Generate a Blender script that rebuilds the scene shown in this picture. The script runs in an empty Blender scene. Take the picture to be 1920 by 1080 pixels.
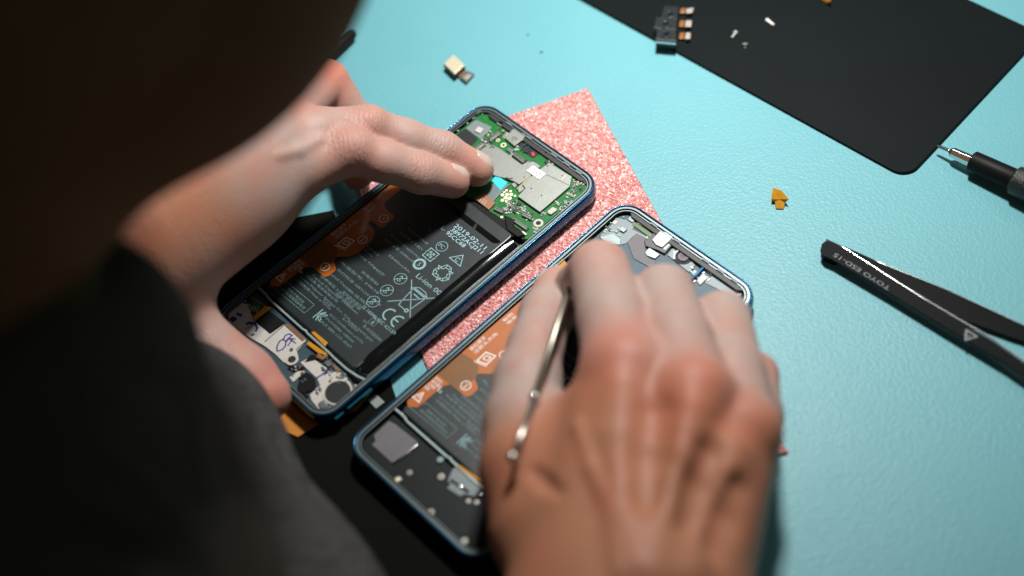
import bpy, bmesh, math, random
import numpy as np
from mathutils import Vector, Matrix
random.seed(7); rng = np.random.default_rng(7)
MM = 0.001
S = bpy.context.scene
COL = S.collection

# ------------------------------------------------------------------ camera model (mm, table top is z = 0)
FPX, PITCH, ROLL, DIST = 2608.74, 0.94704564, -0.2007042, 555.569
_F = np.array([0, math.cos(PITCH), -math.sin(PITCH)])
_R0 = np.array([1., 0, 0]); _U0 = np.cross(_R0, _F)
_R = math.cos(ROLL)*_R0 + math.sin(ROLL)*_U0
_U = -math.sin(ROLL)*_R0 + math.cos(ROLL)*_U0
_C = -DIST*_F
def W(x, y, z=0.0):
    """point (mm) at height z seen at photo pixel x, y"""
    d = _F + _R*(x-960)/FPX - _U*(y-540)/FPX
    return _C + d*((z-_C[2])/d[2])
def WD(x, y, depth):
    """point (mm) at distance depth along the view axis"""
    return _C + (_F + _R*(x-960)/FPX - _U*(y-540)/FPX)*depth

# ------------------------------------------------------------------ materials
MATS = {}
def mat(name, col, rough=.5, metal=0., spec=.5, bump=None, coat=0., sss=0., trans=0., var=0., vscale=300., emis=None, alpha=1.):
    if name in MATS: return MATS[name]
    m = bpy.data.materials.new(name); m.use_nodes = True
    nt = m.node_tree; b = nt.nodes['Principled BSDF']
    b.inputs['Base Color'].default_value = (*col, 1); b.inputs['Roughness'].default_value = rough
    b.inputs['Metallic'].default_value = metal; b.inputs['Specular IOR Level'].default_value = spec
    if coat: b.inputs['Coat Weight'].default_value = coat; b.inputs['Coat Roughness'].default_value = .08
    if trans: b.inputs['Transmission Weight'].default_value = trans
    tc = nt.nodes.new('ShaderNodeTexCoord')
    if var:
        n = nt.nodes.new('ShaderNodeTexNoise'); n.inputs['Scale'].default_value = vscale; n.inputs['Detail'].default_value = 5
        nt.links.new(tc.outputs['Object'], n.inputs['Vector'])
        mx = nt.nodes.new('ShaderNodeMix'); mx.data_type = 'RGBA'
        mx.inputs[6].default_value = (*[c*(1-var) for c in col], 1); mx.inputs[7].default_value = (*[min(1, c*(1+var)) for c in col], 1)
        nt.links.new(n.outputs['Fac'], mx.inputs[0]); nt.links.new(mx.outputs[2], b.inputs['Base Color'])
    if bump:
        sc, st, di = bump
        n = nt.nodes.new('ShaderNodeTexNoise'); n.inputs['Scale'].default_value = sc; n.inputs['Detail'].default_value = 4
        nt.links.new(tc.outputs['Object'], n.inputs['Vector'])
        bp = nt.nodes.new('ShaderNodeBump'); bp.inputs['Strength'].default_value = st; bp.inputs['Distance'].default_value = di
        nt.links.new(n.outputs['Fac'], bp.inputs['Height']); nt.links.new(bp.outputs['Normal'], b.inputs['Normal'])
    MATS[name] = m
    return m

blue = mat('blue_anodised', (.010, .095, .20), .24, .8, coat=.4)
silver = mat('silver_metal', (.155, .195, .20), .38, .8, var=.12, vscale=400)
silver2 = mat('milled_magnesium', (.18, .23, .25), .42, .7, var=.25, vscale=250)
shieldm = mat('shield_metal', (.27, .29, .265), .40, .6, var=.10, vscale=350, bump=(900, .08, .0004))
chrome = mat('chrome', (.75, .76, .75), .16, 1.)
steel = mat('steel', (.62, .60, .54), .3, 1.)
gold = mat('gold_contact', (.80, .62, .28), .3, .8)
padgold = mat('gold_pad', (.78, .74, .50), .4, .35)
brass = mat('brass_dark', (.40, .34, .20), .35, .8)
green = mat('green_solder_mask', (.015, .155, .034), .28, 0, coat=.4, var=.35, vscale=500)
black = mat('black_plastic', (.012, .014, .015), .38)
matte = mat('matte_black', (.005, .0055, .0055), .5, spec=.15)
gapm = mat('dark_cavity', (.006, .007, .008), .7)
bumper = mat('dark_rubber', (.007, .010, .011), .5)
battm = mat('battery_foil', (.011, .018, .020), .36, 0, spec=.5, bump=(90, .06, .002))
battgloss = mat('battery_gloss_edge', (.004, .005, .005), .07, 0, spec=.6)
tealink = mat('teal_print', (.22, .40, .42), .5)
dimink = mat('teal_fine_print', (.12, .22, .23), .55)
whiteink = mat('white_print', (.85, .82, .78), .5)
dateink = mat('date_print', (.36, .60, .66), .5)
orange = mat('orange_film', (.44, .115, .009), .35, 0, coat=.3, var=.15, vscale=120)
orange2 = mat('brown_film', (.20, .08, .012), .35, 0, coat=.3, var=.2, vscale=200)
kapton = mat('amber_flex', (.55, .25, .02), .25, 0, coat=.5, var=.2, vscale=300)
whitep = mat('white_board', (.52, .50, .46), .5, var=.12, vscale=500)
cream = mat('cream_ceramic', (.48, .47, .43), .4)
marker = mat('blue_marker', (.012, .02, .20), .5)
graypad = mat('grey_pad', (.12, .115, .125), .55, var=.25, vscale=350)
paleg = mat('pale_grey_metal', (.165, .20, .21), .5, .25, var=.15)
bluegrey = mat('blue_grey_plate', (.025, .06, .08), .5, .2, var=.3, vscale=300)
cyan = mat('cyan_tape', (.01, .55, .62), .5)
bluecab = mat('blue_cable', (.01, .16, .42), .4)
redm = mat('red_dot', (.45, .03, .02), .4)
glass = mat('lens_glass', (.01, .012, .02), .05, 0, spec=1., coat=1.)
brownc = mat('brown_copper', (.28, .14, .08), .4, .5)

# ------------------------------------------------------------------ mesh helpers
def finish(bm, name, mats, parent=None, smooth=False, bevel=0., loc=None, rotz=None, seg=2):
    bmesh.ops.recalc_face_normals(bm, faces=bm.faces)
    me = bpy.data.meshes.new(name)
    bm.to_mesh(me); bm.free()
    for m in (mats if isinstance(mats, (list, tuple)) else [mats]): me.materials.append(m)
    o = bpy.data.objects.new(name, me); COL.objects.link(o)
    if parent is not None: o.parent = parent
    if smooth:
        for p in me.polygons: p.use_smooth = True
    if bevel:
        b = o.modifiers.new('bevel', 'BEVEL'); b.width = bevel*MM; b.segments = seg; b.limit_method = 'ANGLE'
        b.angle_limit = math.radians(40); b.harden_normals = False
    return o
def tag(o, label, cat=None, group=None, kind=None):
    if label: o['label'] = label
    if cat: o['category'] = cat
    if group: o['group'] = group
    if kind: o['kind'] = kind
    return o
def empty(name, p, label, cat, rotz=0., group=None):
    o = bpy.data.objects.new(name, None); COL.objects.link(o); o.empty_display_size = .01
    o.location = Vector([c*MM for c in p]); o.rotation_euler = (0, 0, rotz)
    return tag(o, label, cat, group)
def prism(bm, pts, h0, h1, mi=0):
    vb = [bm.verts.new((p[0]*MM, p[1]*MM, h0*MM)) for p in pts]
    vt = [bm.verts.new((p[0]*MM, p[1]*MM, h1*MM)) for p in pts]
    n = len(pts); fs = [bm.faces.new(vt)]
    fs.append(bm.faces.new(vb[::-1]))
    for i in range(n): fs.append(bm.faces.new((vb[i], vb[(i+1) % n], vt[(i+1) % n], vt[i])))
    for f in fs: f.material_index = mi
    return fs
def rect(cx, cy, w, l, a=0.):
    c, s = math.cos(a), math.sin(a)
    return [(cx+x*c-y*s, cy+x*s+y*c) for x, y in ((-w/2, -l/2), (w/2, -l/2), (w/2, l/2), (-w/2, l/2))]
def rrect(x0, y0, x1, y1, r, n=6):
    out = []
    for cx, cy, a0 in ((x1-r, y0+r, -90), (x1-r, y1-r, 0), (x0+r, y1-r, 90), (x0+r, y0+r, 180)):
        for i in range(n+1):
            a = math.radians(a0+90*i/n); out.append((cx+r*math.cos(a), cy+r*math.sin(a)))
    return out
def disc(cx, cy, r, n=24): return [(cx+r*math.cos(2*math.pi*i/n), cy+r*math.sin(2*math.pi*i/n)) for i in range(n)]
def ringb(bm, cx, cy, r0, r1, h0, h1, mi=0, n=28, a0=0, a1=2*math.pi):
    full = abs(a1-a0) > 6.28
    m = n if full else n+1
    V = []
    for i in range(m):
        a = a0+(a1-a0)*i/n; c, s = math.cos(a), math.sin(a)
        V.append([bm.verts.new(((cx+r*c)*MM, (cy+r*s)*MM, h*MM)) for r, h in ((r0, h0), (r1, h0), (r1, h1), (r0, h1))])
    for i in range(n):
        A, B = V[i], V[(i+1) % m]
        for k in range(4):
            f = bm.faces.new((A[k], A[(k+1) % 4], B[(k+1) % 4], B[k])); f.material_index = mi
    if not full: bm.faces.new(V[0]); bm.faces.new(V[-1][::-1])
def stroke(bm, pts, w, h, mi=0, t=.03):
    """thin inked line of width w following pts"""
    for a, b in zip(pts[:-1], pts[1:]):
        d = np.array(b)-np.array(a); L = np.hypot(*d)
        if L < 1e-6: continue
        d = d/L; n = np.array([-d[1], d[0]])*w/2; e = d*w*.35; a2 = np.array(a)-e; b2 = np.array(b)+e
        h += .0007
        vs = [bm.verts.new((q[0]*MM, q[1]*MM, (h+t)*MM)) for q in (a2-n, b2-n, b2+n, a2+n)]
        bm.faces.new(vs).material_index = mi
def arc(cx, cy, r, a0, a1, n=16): return [(cx+r*math.cos(math.radians(a0+(a1-a0)*i/n)), cy+r*math.sin(math.radians(a0+(a1-a0)*i/n))) for i in range(n+1)]
_tcache = {}
def text(bm, s, x, y, size, h, mi=0, rot=0., sx=1., width=None, bold=0.):
    """lettering laid flat: baseline starts at x, y; size = cap height in mm"""
    if s not in _tcache:
        cu = bpy.data.curves.new('lettering', 'FONT'); cu.body = s; cu.resolution_u = 2
        ob = bpy.data.objects.new('lettering', cu); me = bpy.data.meshes.new_from_object(ob)
        _tcache[s] = ([tuple(v.co) for v in me.vertices], [tuple(p.vertices) for p in me.polygons])
        bpy.data.objects.remove(ob); bpy.data.meshes.remove(me); bpy.data.curves.remove(cu)
    vs, fs = _tcache[s]
    if not vs: return
    k = size/.70
    if width: sx = width/(max(v[0] for v in vs)*k)
    c, sn = math.cos(rot), math.sin(rot)
    V = []
    for v in vs:
        a, b = v[0]*k*sx, v[1]*k
        V.append(bm.verts.new(((x+a*c-b*sn)*MM, (y+a*sn+b*c)*MM, h*MM)))
    for f in fs:
        try: bm.faces.new([V[i] for i in f]).material_index = mi
        except ValueError: pass
def tube(bm, pts, rads, n=16, mi=0, cap=True):
    """round bar through 3-D points in mm"""
    P = [Vector(p) for p in pts]; rings = []
    for i, p in enumerate(P):
        t = (P[min(i+1, len(P)-1)]-P[max(i-1, 0)]).normalized()
        u = t.orthogonal().normalized() if i == 0 else (u-t*u.dot(t)).normalized()
        w = t.cross(u)
        rings.append([bm.verts.new((p+(u*math.cos(2*math.pi*k/n)+w*math.sin(2*math.pi*k/n))*rads[i])*MM) for k in range(n)])
    for A, B in zip(rings[:-1], rings[1:]):
        for k in range(n): bm.faces.new((A[k], A[(k+1) % n], B[(k+1) % n], B[k])).material_index = mi
    if cap:
        bm.faces.new(rings[0][::-1]).material_index = mi; bm.faces.new(rings[-1]).material_index = mi
def ball(bm, c, r, mi=0):
    g = bmesh.ops.create_icosphere(bm, subdivisions=3, radius=r*MM, matrix=Matrix.Translation(Vector(c)*MM))
    for v in g['verts']:
        for f in v.link_faces: f.material_index = mi

# ------------------------------------------------------------------ table and the flat things on it
def build_table():
    bm = bmesh.new(); prism(bm, [(-700, -450), (750, -450), (750, 900), (-700, 900)], -18, 0)
    m = mat('teal_rubber_mat', (.12, .43, .47), .42, 0, spec=.32)
    nt = m.node_tree; b = nt.nodes['Principled BSDF']; tc = nt.nodes['Texture Coordinate']
    n1 = nt.nodes.new('ShaderNodeTexNoise'); n1.inputs['Scale'].default_value = 900; n1.inputs['Detail'].default_value = 2; n1.inputs['Distortion'].default_value = .6
    v1 = nt.nodes.new('ShaderNodeTexVoronoi'); v1.feature = 'SMOOTH_F1'; v1.inputs['Scale'].default_value = 780; v1.inputs['Smoothness'].default_value = .6
    ad = nt.nodes.new('ShaderNodeMath'); ad.operation = 'MULTIPLY_ADD'; ad.inputs[1].default_value = .8
    bp = nt.nodes.new('ShaderNodeBump'); bp.inputs['Strength'].default_value = .34; bp.inputs['Distance'].default_value = .0004
    nt.links.new(tc.outputs['Object'], n1.inputs['Vector'])
    mxv = nt.nodes.new('ShaderNodeVectorMath'); mxv.operation = 'MULTIPLY_ADD'; mxv.inputs[1].default_value = (.0007,)*3
    nt.links.new(n1.outputs['Color'], mxv.inputs[0]); nt.links.new(tc.outputs['Object'], mxv.inputs[2])
    nt.links.new(mxv.outputs[0], v1.inputs['Vector'])
    nt.links.new(v1.outputs['Distance'], ad.inputs[0]); nt.links.new(n1.outputs['Fac'], ad.inputs[2])
    nt.links.new(ad.outputs[0], bp.inputs['Height']); nt.links.new(bp.outputs['Normal'], b.inputs['Normal'])
    # faint wear in the colour and in the gloss
    n2 = nt.nodes.new('ShaderNodeTexNoise'); n2.inputs['Scale'].default_value = 22; n2.inputs['Detail'].default_value = 6
    nt.links.new(tc.outputs['Object'], n2.inputs['Vector'])
    mr = nt.nodes.new('ShaderNodeMapRange'); mr.inputs[3].default_value = .36; mr.inputs[4].default_value = .50
    nt.links.new(n2.outputs['Fac'], mr.inputs[0]); nt.links.new(mr.outputs[0], b.inputs['Roughness'])
    mc = nt.nodes.new('ShaderNodeMix'); mc.data_type = 'RGBA'; mc.inputs[6].default_value = (.128, .365, .408, 1); mc.inputs[7].default_value = (.140, .39, .432, 1)
    nt.links.new(n2.outputs['Fac'], mc.inputs[0]); nt.links.new(mc.outputs[2], b.inputs['Base Color'])
    o = finish(bm, 'table', m); tag(o, 'teal rubber work surface with fine leather grain', 'table', kind='structure')
build_table()

def build_foam():
    c = np.array([50.4, 97.5]); r = np.array([.179, -.984]); l = np.array([-.984, -.179])
    nx, ny = 150, 250; Wd, Ln = 110.5, 197.
    bm = bmesh.new(); g = []
    for j in range(ny+1):
        row = []
        for i in range(nx+1):
            e = .12*math.sin(j*.9)*(i in (0, nx))+.1*math.sin(i*1.1)*(j in (0, ny))
            p = c+l*(Wd*i/nx+e)+r*(Ln*j/ny+e)
            edge = i in (0, nx) or j in (0, ny)
            z = 1.55+random.uniform(-.16, .16) if not edge else .1
            row.append(bm.verts.new((p[0]*MM, p[1]*MM, z*MM)))
        g.append(row)
    for j in range(ny):
        for i in range(nx): bm.faces.new((g[j][i], g[j][i+1], g[j+1][i+1], g[j+1][i]))
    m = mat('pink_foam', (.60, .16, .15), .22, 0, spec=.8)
    nt = m.node_tree; b = nt.nodes['Principled BSDF']; tc = nt.nodes['Texture Coordinate']
    b.inputs['Subsurface Weight'].default_value = .0
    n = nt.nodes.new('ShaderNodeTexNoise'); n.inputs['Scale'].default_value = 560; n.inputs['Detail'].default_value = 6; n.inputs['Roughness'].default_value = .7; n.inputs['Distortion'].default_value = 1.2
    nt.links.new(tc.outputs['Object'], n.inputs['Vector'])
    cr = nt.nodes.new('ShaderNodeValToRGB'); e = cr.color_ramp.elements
    e[0].position = .44; e[0].color = (.64, .20, .18, 1); e[1].position = .60; e[1].color = (.94, .74, .71, 1)  # pale end: whitish cell walls, with specular flecks painted into the colour too
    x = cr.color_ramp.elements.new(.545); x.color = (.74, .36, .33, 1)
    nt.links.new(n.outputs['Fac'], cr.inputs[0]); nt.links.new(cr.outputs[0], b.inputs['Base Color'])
    v = nt.nodes.new('ShaderNodeTexVoronoi'); v.inputs['Scale'].default_value = 700; nt.links.new(tc.outputs['Object'], v.inputs['Vector'])
    bp = nt.nodes.new('ShaderNodeBump'); bp.inputs['Strength'].default_value = 1.; bp.inputs['Distance'].default_value = .0012
    nt.links.new(v.outputs['Distance'], bp.inputs['Height']); nt.links.new(bp.outputs['Normal'], b.inputs['Normal'])
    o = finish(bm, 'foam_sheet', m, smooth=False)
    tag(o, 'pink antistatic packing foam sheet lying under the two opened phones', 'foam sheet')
build_foam()

def flat(name, pts, h0, h1, m, label, cat, bevel=.3):
    c = np.mean(np.array(pts), axis=0)
    bm = bmesh.new(); prism(bm, [(p[0]-c[0], p[1]-c[1]) for p in pts], h0, h1)
    o = finish(bm, name, m, bevel=bevel); o.location = (c[0]*MM, c[1]*MM, 0)
    return tag(o, label, cat)
# black mat, upper right of the table
def corner_round(P0, P1, P2, r, n=8):
    a = np.array(P0)-P1; b = np.array(P2)-P1; a = a/np.linalg.norm(a); b = b/np.linalg.norm(b)
    half = math.acos(a@b)/2; d = r/math.tan(half); c = np.array(P1)+(a+b)/np.linalg.norm(a+b)*r/math.sin(half)
    s = np.array(P1)+a*d-c; e = np.array(P1)+b*d-c
    a0 = math.atan2(s[1], s[0]); a1 = math.atan2(e[1], e[0]); da = (a1-a0+math.pi) % (2*math.pi)-math.pi
    return [tuple(c+r*np.array([math.cos(a0+da*i/n), math.sin(a0+da*i/n)])) for i in range(n+1)]
e1 = np.array([.61, -.79]); e1 /= np.linalg.norm(e1); e2 = np.array([.79, .61])
K0 = np.array([165.5, 13.3]); K1 = K0+e2*101; K2 = K1-e1*215; K3 = K0-e1*215
cs = [tuple(v) for v in (K0, K1, K2, K3)]
pts = []
for i in range(4): pts += corner_round(cs[i-1], cs[i], cs[(i+1) % 4], 7.5)
blackmat = mat('black_silicone', (.005, .0075, .008), .5, 0, spec=.07, var=.35, vscale=14, bump=(30, .05, .003))
flat('black_mat', pts, .05, 1.5, blackmat, 'thin black mat with rounded corners at the far right of the teal table', 'mat', .5)
# dark cloth-like mat below the left hand and the lower ends of the phones
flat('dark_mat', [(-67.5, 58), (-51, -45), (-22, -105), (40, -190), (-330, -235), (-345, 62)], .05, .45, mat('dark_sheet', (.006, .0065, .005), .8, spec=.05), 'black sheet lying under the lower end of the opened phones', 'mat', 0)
flat('orange_strip', [tuple(W(*q)[:2]) for q in ((500, 745), (600, 745), (700, 735), (668, 772), (600, 796), (560, 822), (524, 806))], .5, 1.2, mat('orange_card', (.55, .20, .015), .5, var=.2, vscale=60), 'orange card scrap poking out from under the phone by the thumb', 'card', .1)
flat('paper_scrap', [tuple(W(*q)[:2]) for q in ((690, 752), (706, 741), (722, 756), (706, 768))], .5, .9, mat('paper', (.22, .26, .25), .6), 'small pale paper scrap on the black sheet between the phones', 'paper scrap', 0)

# ------------------------------------------------------------------ phones
TH1, TH2 = .6066089, .61108
O1 = np.array([-121.175, 8.256, 2.6]); O2 = np.array([-73.1225, -60.215, 1.8])
def local(ph, x, y, h):
    """photo pixel on phone ph at height h above the phone's base -> u (across), v (along)"""
    O, th = (O1, TH1) if ph == 1 else (O2, TH2)
    d = W(x, y, O[2]+h)-O
    return float(d@np.array([math.sin(th), -math.cos(th), 0])), float(d@np.array([math.cos(th), math.sin(th), 0]))
PW, PL, PH = 72.7, 152.9, 7.2
root1 = empty('opened_smartphone', O1, 'opened phone pinned by the left hand, green circuit board bared at its top', 'smartphone', TH1-math.pi/2, 'two opened phones side by side')
root2 = empty('opened_smartphone', O2, 'opened phone without circuit board, under the right hand with the probe', 'smartphone', TH2-math.pi/2, 'two opened phones side by side')

def loop_pts(off, n=8, top=0, bot=0):
    r = max(9.5-off, 2.0); return rrect(off, off+bot, PW-off, PL-off-top, r, n)
def ringed(bm, profile, closed=False):
    """sweep a (inset, height, material) profile round the phone's outline"""
    L = []
    for off, h, mi in profile:
        L.append([bm.verts.new((x*MM, y*MM, h*MM)) for x, y in loop_pts(off)])
    n = len(L[0])
    for k in range(len(L)-1):
        for i in range(n):
            bm.faces.new((L[k][i], L[k][(i+1) % n], L[k+1][(i+1) % n], L[k+1][i])).material_index = profile[k+1][2]
def make_frame(root):
    bm = bmesh.new()
    ringed(bm, [(3, 0, 0), (1.6, 0, 0), (.55, .7, 0), (.1, 1.9, 0), (0, 3.2, 0), (.05, 4.6, 0), (.25, 5.9, 0), (.5, 6.75, 0), (.75, 7.2, 0), (1.05, 7.22, 0), (1.25, 6.85, 0), (1.35, 6.5, 0), (1.5, 6.45, 0)])
    f = finish(bm, 'frame', [blue], root, smooth=True)
    bm = bmesh.new()
    ringed(bm, [(1.42, 6.2, 0), (1.45, 6.75, 0), (1.6, 6.85, 0), (2.35, 6.85, 0), (2.5, 6.7, 0), (2.52, 6.2, 1), (2.55, 5.9, 1), (2.95, 5.9, 1), (2.98, 6.55, 0), (3.1, 6.62, 0), (3.45, 6.62, 0), (3.55, 6.5, 0), (3.6, 2.2, 1)])
    finish(bm, 'inner_rim', [silver, gapm], root, smooth=False)
    bm = bmesh.new(); prism(bm, loop_pts(1.5), .2, 2.2)
    finish(bm, 'midplate', [silver2], root)
    # volume and power keys on the right flank
    for y0, y1 in ((66, 76), (44, 62)): pass
    for y0, y1 in ((6, 10), (12, 24)):
        bm = bmesh.new()
        prism(bm, rrect(PW-.35, y0, PW+.45, y1, .35, 3), 3.0, 4.6)
        finish(bm, 'side_key', [mat('teal_key', (.01, .17, .26), .3, .6)], root, bevel=.1)
    # plastic band across the top end, with pale clips
    bm = bmesh.new(); prism(bm, [(9, PL-5.6), (PW-9, PL-5.6), (PW-6, PL-3.4), (6, PL-3.4)], 2.2, 6.2)
    b = finish(bm, 'antenna_band', [bumper], root, bevel=.2)
    for x in (19, 31, 46, 53.5, 60.5):
        bm = bmesh.new(); prism(bm, rrect(x-1.7, PL-3.35, x+1.7, PL-2.75, .25, 2), 6.4, 6.9)
        finish(bm, 'clip', [paleg], b)
def make_battery(root, ph):
    u0, u1, v0, v1 = 5.0, 62.6, 24.6, 110.2
    bm = bmesh.new(); prism(bm, rrect(u0, v0, u1, v1, 2.0, 4), 2.2, 5.75); prism(bm, [(62, 26), (67.9, 26), (67.9, 109), (62, 109)], 2.2, 4.4)
    bat = finish(bm, 'battery', [battm], root, smooth=False, bevel=.7, seg=3)
    # folded glossy flank and end seal
    bm = bmesh.new(); 
    rows_ = []
    for v in np.linspace(27, 108, 28):
        u_in = 61.2 if v < 93 else 61.2+(v-93)*.21; u_in += max(0, 31-v)*.6
        rows_.append([bm.verts.new((u*MM, v*MM, (5.81-1.5*max(0, (u-62.3)/5.2)**1.6+.06*math.sin(v*.21))*MM)) for u in np.linspace(u_in, 67.3, 12)])
    for A, B in zip(rows_[:-1], rows_[1:]):
        for i in range(11): bm.faces.new((A[i], A[i+1], B[i+1], B[i]))
    finish(bm, 'side_seal', [battgloss], bat, smooth=True)
    bm = bmesh.new(); prism(bm, [(7, 101.6), (59, 101.6), (61, 103), (61, 104.4), (7, 104.4)], 5.6, 5.79)
    finish(bm, 'end_seal', [battgloss], bat, bevel=.08)
    bm = bmesh.new(); H = 5.80
    T = lambda s, u, v, z, mi=0, **k: text(bm, s, u, v, z, H, mi, **k)
    st = lambda p, w=.32, mi=0: stroke(bm, p, w, H-.03, mi)
    # date and batch code
    for s, u, v, wd in (('2019-02-11', 40.6, 97.0, 18.2), ('38972ACJ211', 40.9, 94.6, 18.4), ('95CC68', 40.7, 92.2, 11)):
        T(s, u, v, 1.95, 2, width=wd)
    T('L-', 37.4, 92.6, 1.8, 0); T('└', 32.6, 88.2, 1.8, 0)
    # PC mark
    ringb(bm, 44.6, 86.9, 2.3, 2.55, H-.1, H, 0, 28); T('PC', 42.9, 86.1, 1.7, 0)
    # square box with arrows
    c = (44.2, 81.1)
    for k in range(4):
        a = math.radians(45+90*k); R = lambda x, y: (c[0]+x*math.cos(a)-y*math.sin(a), c[1]+x*math.sin(a)+y*math.cos(a))
        st([R(2.0, -1.3), R(3.5, -1.3) if 0 else R(3.4, 0), R(2.0, 1.3)], .4); st([R(2.0, -2.0), R(2.0, -1.3)], .4); st([R(2., 1.3), R(2.0, 2.0)], .4)
        st([R(.3, 0), R(1.7, 0)], .4); st([R(1.1, .6), R(1.7, 0), R(1.1, -.6)], .35)
    # ring with a 5
    ringb(bm, 44.2, 74.9, 1.75, 2.75, H-.1, H, 0, 32); T('5', 43.5, 73.9, 2.0, 0)
    # triangle with C
    st([(51.0, 85.1), (57.6, 85.1), (54.4, 89.6), (51.0, 85.1)], .38); ringb(bm, 54.35, 86.6, .75, 1.05, H-.1, H, 0, 16, .6, 5.6)
    # three recycling arrows
    for k in range(3):
        a = math.radians(120*k+90); cx, cy = 54.6, 78.2
        R = lambda x, y: (cx+x*math.cos(a)-y*math.sin(a), cy+x*math.sin(a)+y*math.cos(a))
        st([R(1.6, 2.7), R(3.9, 1.5), R(3.9, -.9), R(2.4, -2.2), R(2.3, -1.2), R(1.5, -2.6), R(2.7, -3.3), R(2.5, -2.3)], .34); st([R(1.6, 2.7), R(1.2, 1.6), R(2.6, .8), R(3.9, 1.5)], .34); st([R(2.6, .8), R(2.6, -.6), R(3.9, -.9)], .34)
    T('Li-ion 00', 47.3, 69.7, 2.25, 0, width=14.2)
    # three circled warning signs
    for k, (x, y) in enumerate(((43.8, 65.0), (43.9, 57.6), (43.9, 50.4))):
        ringb(bm, x, y, 2.5, 2.72, H-.1, H, 0, 32); st([(x-1.9, y-1.9), (x+1.9, y+1.9)], .28)
        st([(x-1.2, y-.9), (x-.2, y-1.5), (x+.8, y-.9), (x-.2, y-.2), (x-1.2, y-.9)], .22); st([(x-.9, y+.6), (x-.2, y+1.5), (x+.2, y+.5), (x+1.2, y+1.1)], .3)
    # crossed-out bin
    st([(48.2, 54.4), (61.2, 67.9)], .34); st([(47.6, 67.7), (60.6, 55.2)], .34)
    st([(51.3, 65.2), (52.6, 56.2), (56.0, 56.2)], .34); st([(58.6, 65.2), (57.8, 57.6)], .34)
    st([(50.6, 65.3), (59.0, 65.3)], .5); st([(50.9, 65.8), (53, 67.2), (56.6, 67.2), (58.8, 65.9)], .3); st([(51, 65.9), (58.9, 65.9)], .3)
    ringb(bm, 57.1, 56.4, .45, .95, H-.1, H, 0, 18); st([(53.6, 63.6), (56.4, 63.6)], .5); st([(56.2, 63.6), (56.2, 62.2)], .4)
    # CE
    st(arc(53.6, 50.6, 2.6, 80, 280, 14), .62); st(arc(58.6, 50.6, 2.6, 80, 280, 14), .62); st([(56.2, 50.6), (58.6, 50.6)], .6)
    # KC
    st([(31.4, 29.3), (31.4, 34.4)], .45); st([(31.6, 31.6), (33.4, 34.4)], .45); st([(31.8, 31.9), (33.2, 29.3)], .45)
    st(arc(34.6, 31.9, 1.9, 70, 290, 10), .38); st(arc(34.6, 31.9, 1.05, 70, 290, 8), .34)
    # boxed note
    st([(6.6, 33.2), (27.1, 33.6), (27.1, 28.4), (6.6, 27.8), (6.6, 33.2)], .22, 1)
    ringb(bm, 9.0, 32.6, .8, 1.0, H-.1, H, 1, 18)
    T('锂离子电池组', 12.5, 30.9, 1.0, 1, width=10.5); T('请勿拆解或改装电池', 10.5, 29.2, 1.1, 1, width=15)
    # fine print running across the battery
    rows = [(20.5, 66.2, 8, '充电电池'), (20.5, 64.3, 6, '3340mAh'), (20.8, 61.4, 17, 'Charge Voltage 4.4V'), (18.6, 53.9, 24, '电池型号: 24638'),
            (20.6, 50.6, 27, '执行标准 GB31241-2014'), (19.6, 47.4, 25, 'Rated Capacity 12.48Wh'), (18.0, 44.0, 25, '标称电压 3.82V 额定容量'),
            (14.8, 42.0, 29, 'Typical Capacity: 3340mAh'), (13.0, 40.2, 20, '制造商 电池有限公司'), (12.0, 38.2, 31, 'Li-ion Polymer Battery Co., Ltd'),
            (11.8, 36.2, 22, '中国制造 Made in China'), (29, 42.6, 11, '请按说明书'), (30, 47, 13, '4.4V---12.7Wh'), (31, 69.2, 13, '3240mAh'),
            (24, 73.5, 18, '额定容量 3240mAh'), (24, 76.6, 18, 'Rated Capacity'), (26, 80.0, 14, '标称电压 3.82V'), (27, 83.5, 12, 'Limited'), (29, 56.5, 10, '充电限制'),
            (30.5, 45.0, 12, '深圳市龙岗区'), (31, 61.0, 6, 'IC'), (28, 37.2, 4.4, 'Ltd')]
    for u, v, wd, s in rows: T(s, u, v, .98, 1, width=wd)
    T('IS 16046/IEC 62133', 42.4, 45.4, 1.5, 0, width=19.5); T('R-41026344', 49.6, 39.7, 1.45, 1, width=10.5)
    st([(49.6, 42.6), (52.9, 42.6), (52.9, 45.2), (49.6, 45.2), (49.6, 42.6)], .18, 1); T('8', 50.7, 43.0, 1.6, 0)
    T('KCC Certification of KTR', 35.3, 34.4, 1.0, 1, width=20.5); T('R-41026344', 40.8, 36.6, 1.0, 1, width=9); T('www.bsmi.gov', 43, 37.6, 1.1, 1, width=15)
    T('YU10286-18004', 35.4, 32.2, 1.0, 1, width=17); T('A/S 080-123-4567', 35.4, 29.9, 1.1, 1, width=18.5)
    T('EAC', 47.6, 41.6, .9, 1)
    finish(bm, 'printing', [tealink, dimink, dateink], bat)
    # orange pull film along the left flank
    fl = [(1.0 if 0 else 4.2, 29.0), (6.2, 27.6), (9.2, 29.6), (9.4, 34), (9.4, 42), (11.2, 44.8), (13.6, 45.0), (19.6, 45.0), (20.6, 46.6), (20.6, 50), (19.6, 51.2), (16.6, 52.6), (15.6, 54.8),
          (17.0, 56.2), (19.4, 58.2), (20.9, 61.6), (20.6, 69), (19.2, 72.4), (17.0, 74.3), (12.4, 74.6), (12.2, 76.5), (18.2, 76.6), (18.9, 77.8), (18.6, 83.6), (17.6, 84.4), (11.8, 84.6), (9.6, 86.2), (9.4, 97), (7, 99), (4.2, 99)]
    bm = bmesh.new(); prism(bm, fl, 5.72, 5.90, 0)
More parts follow.
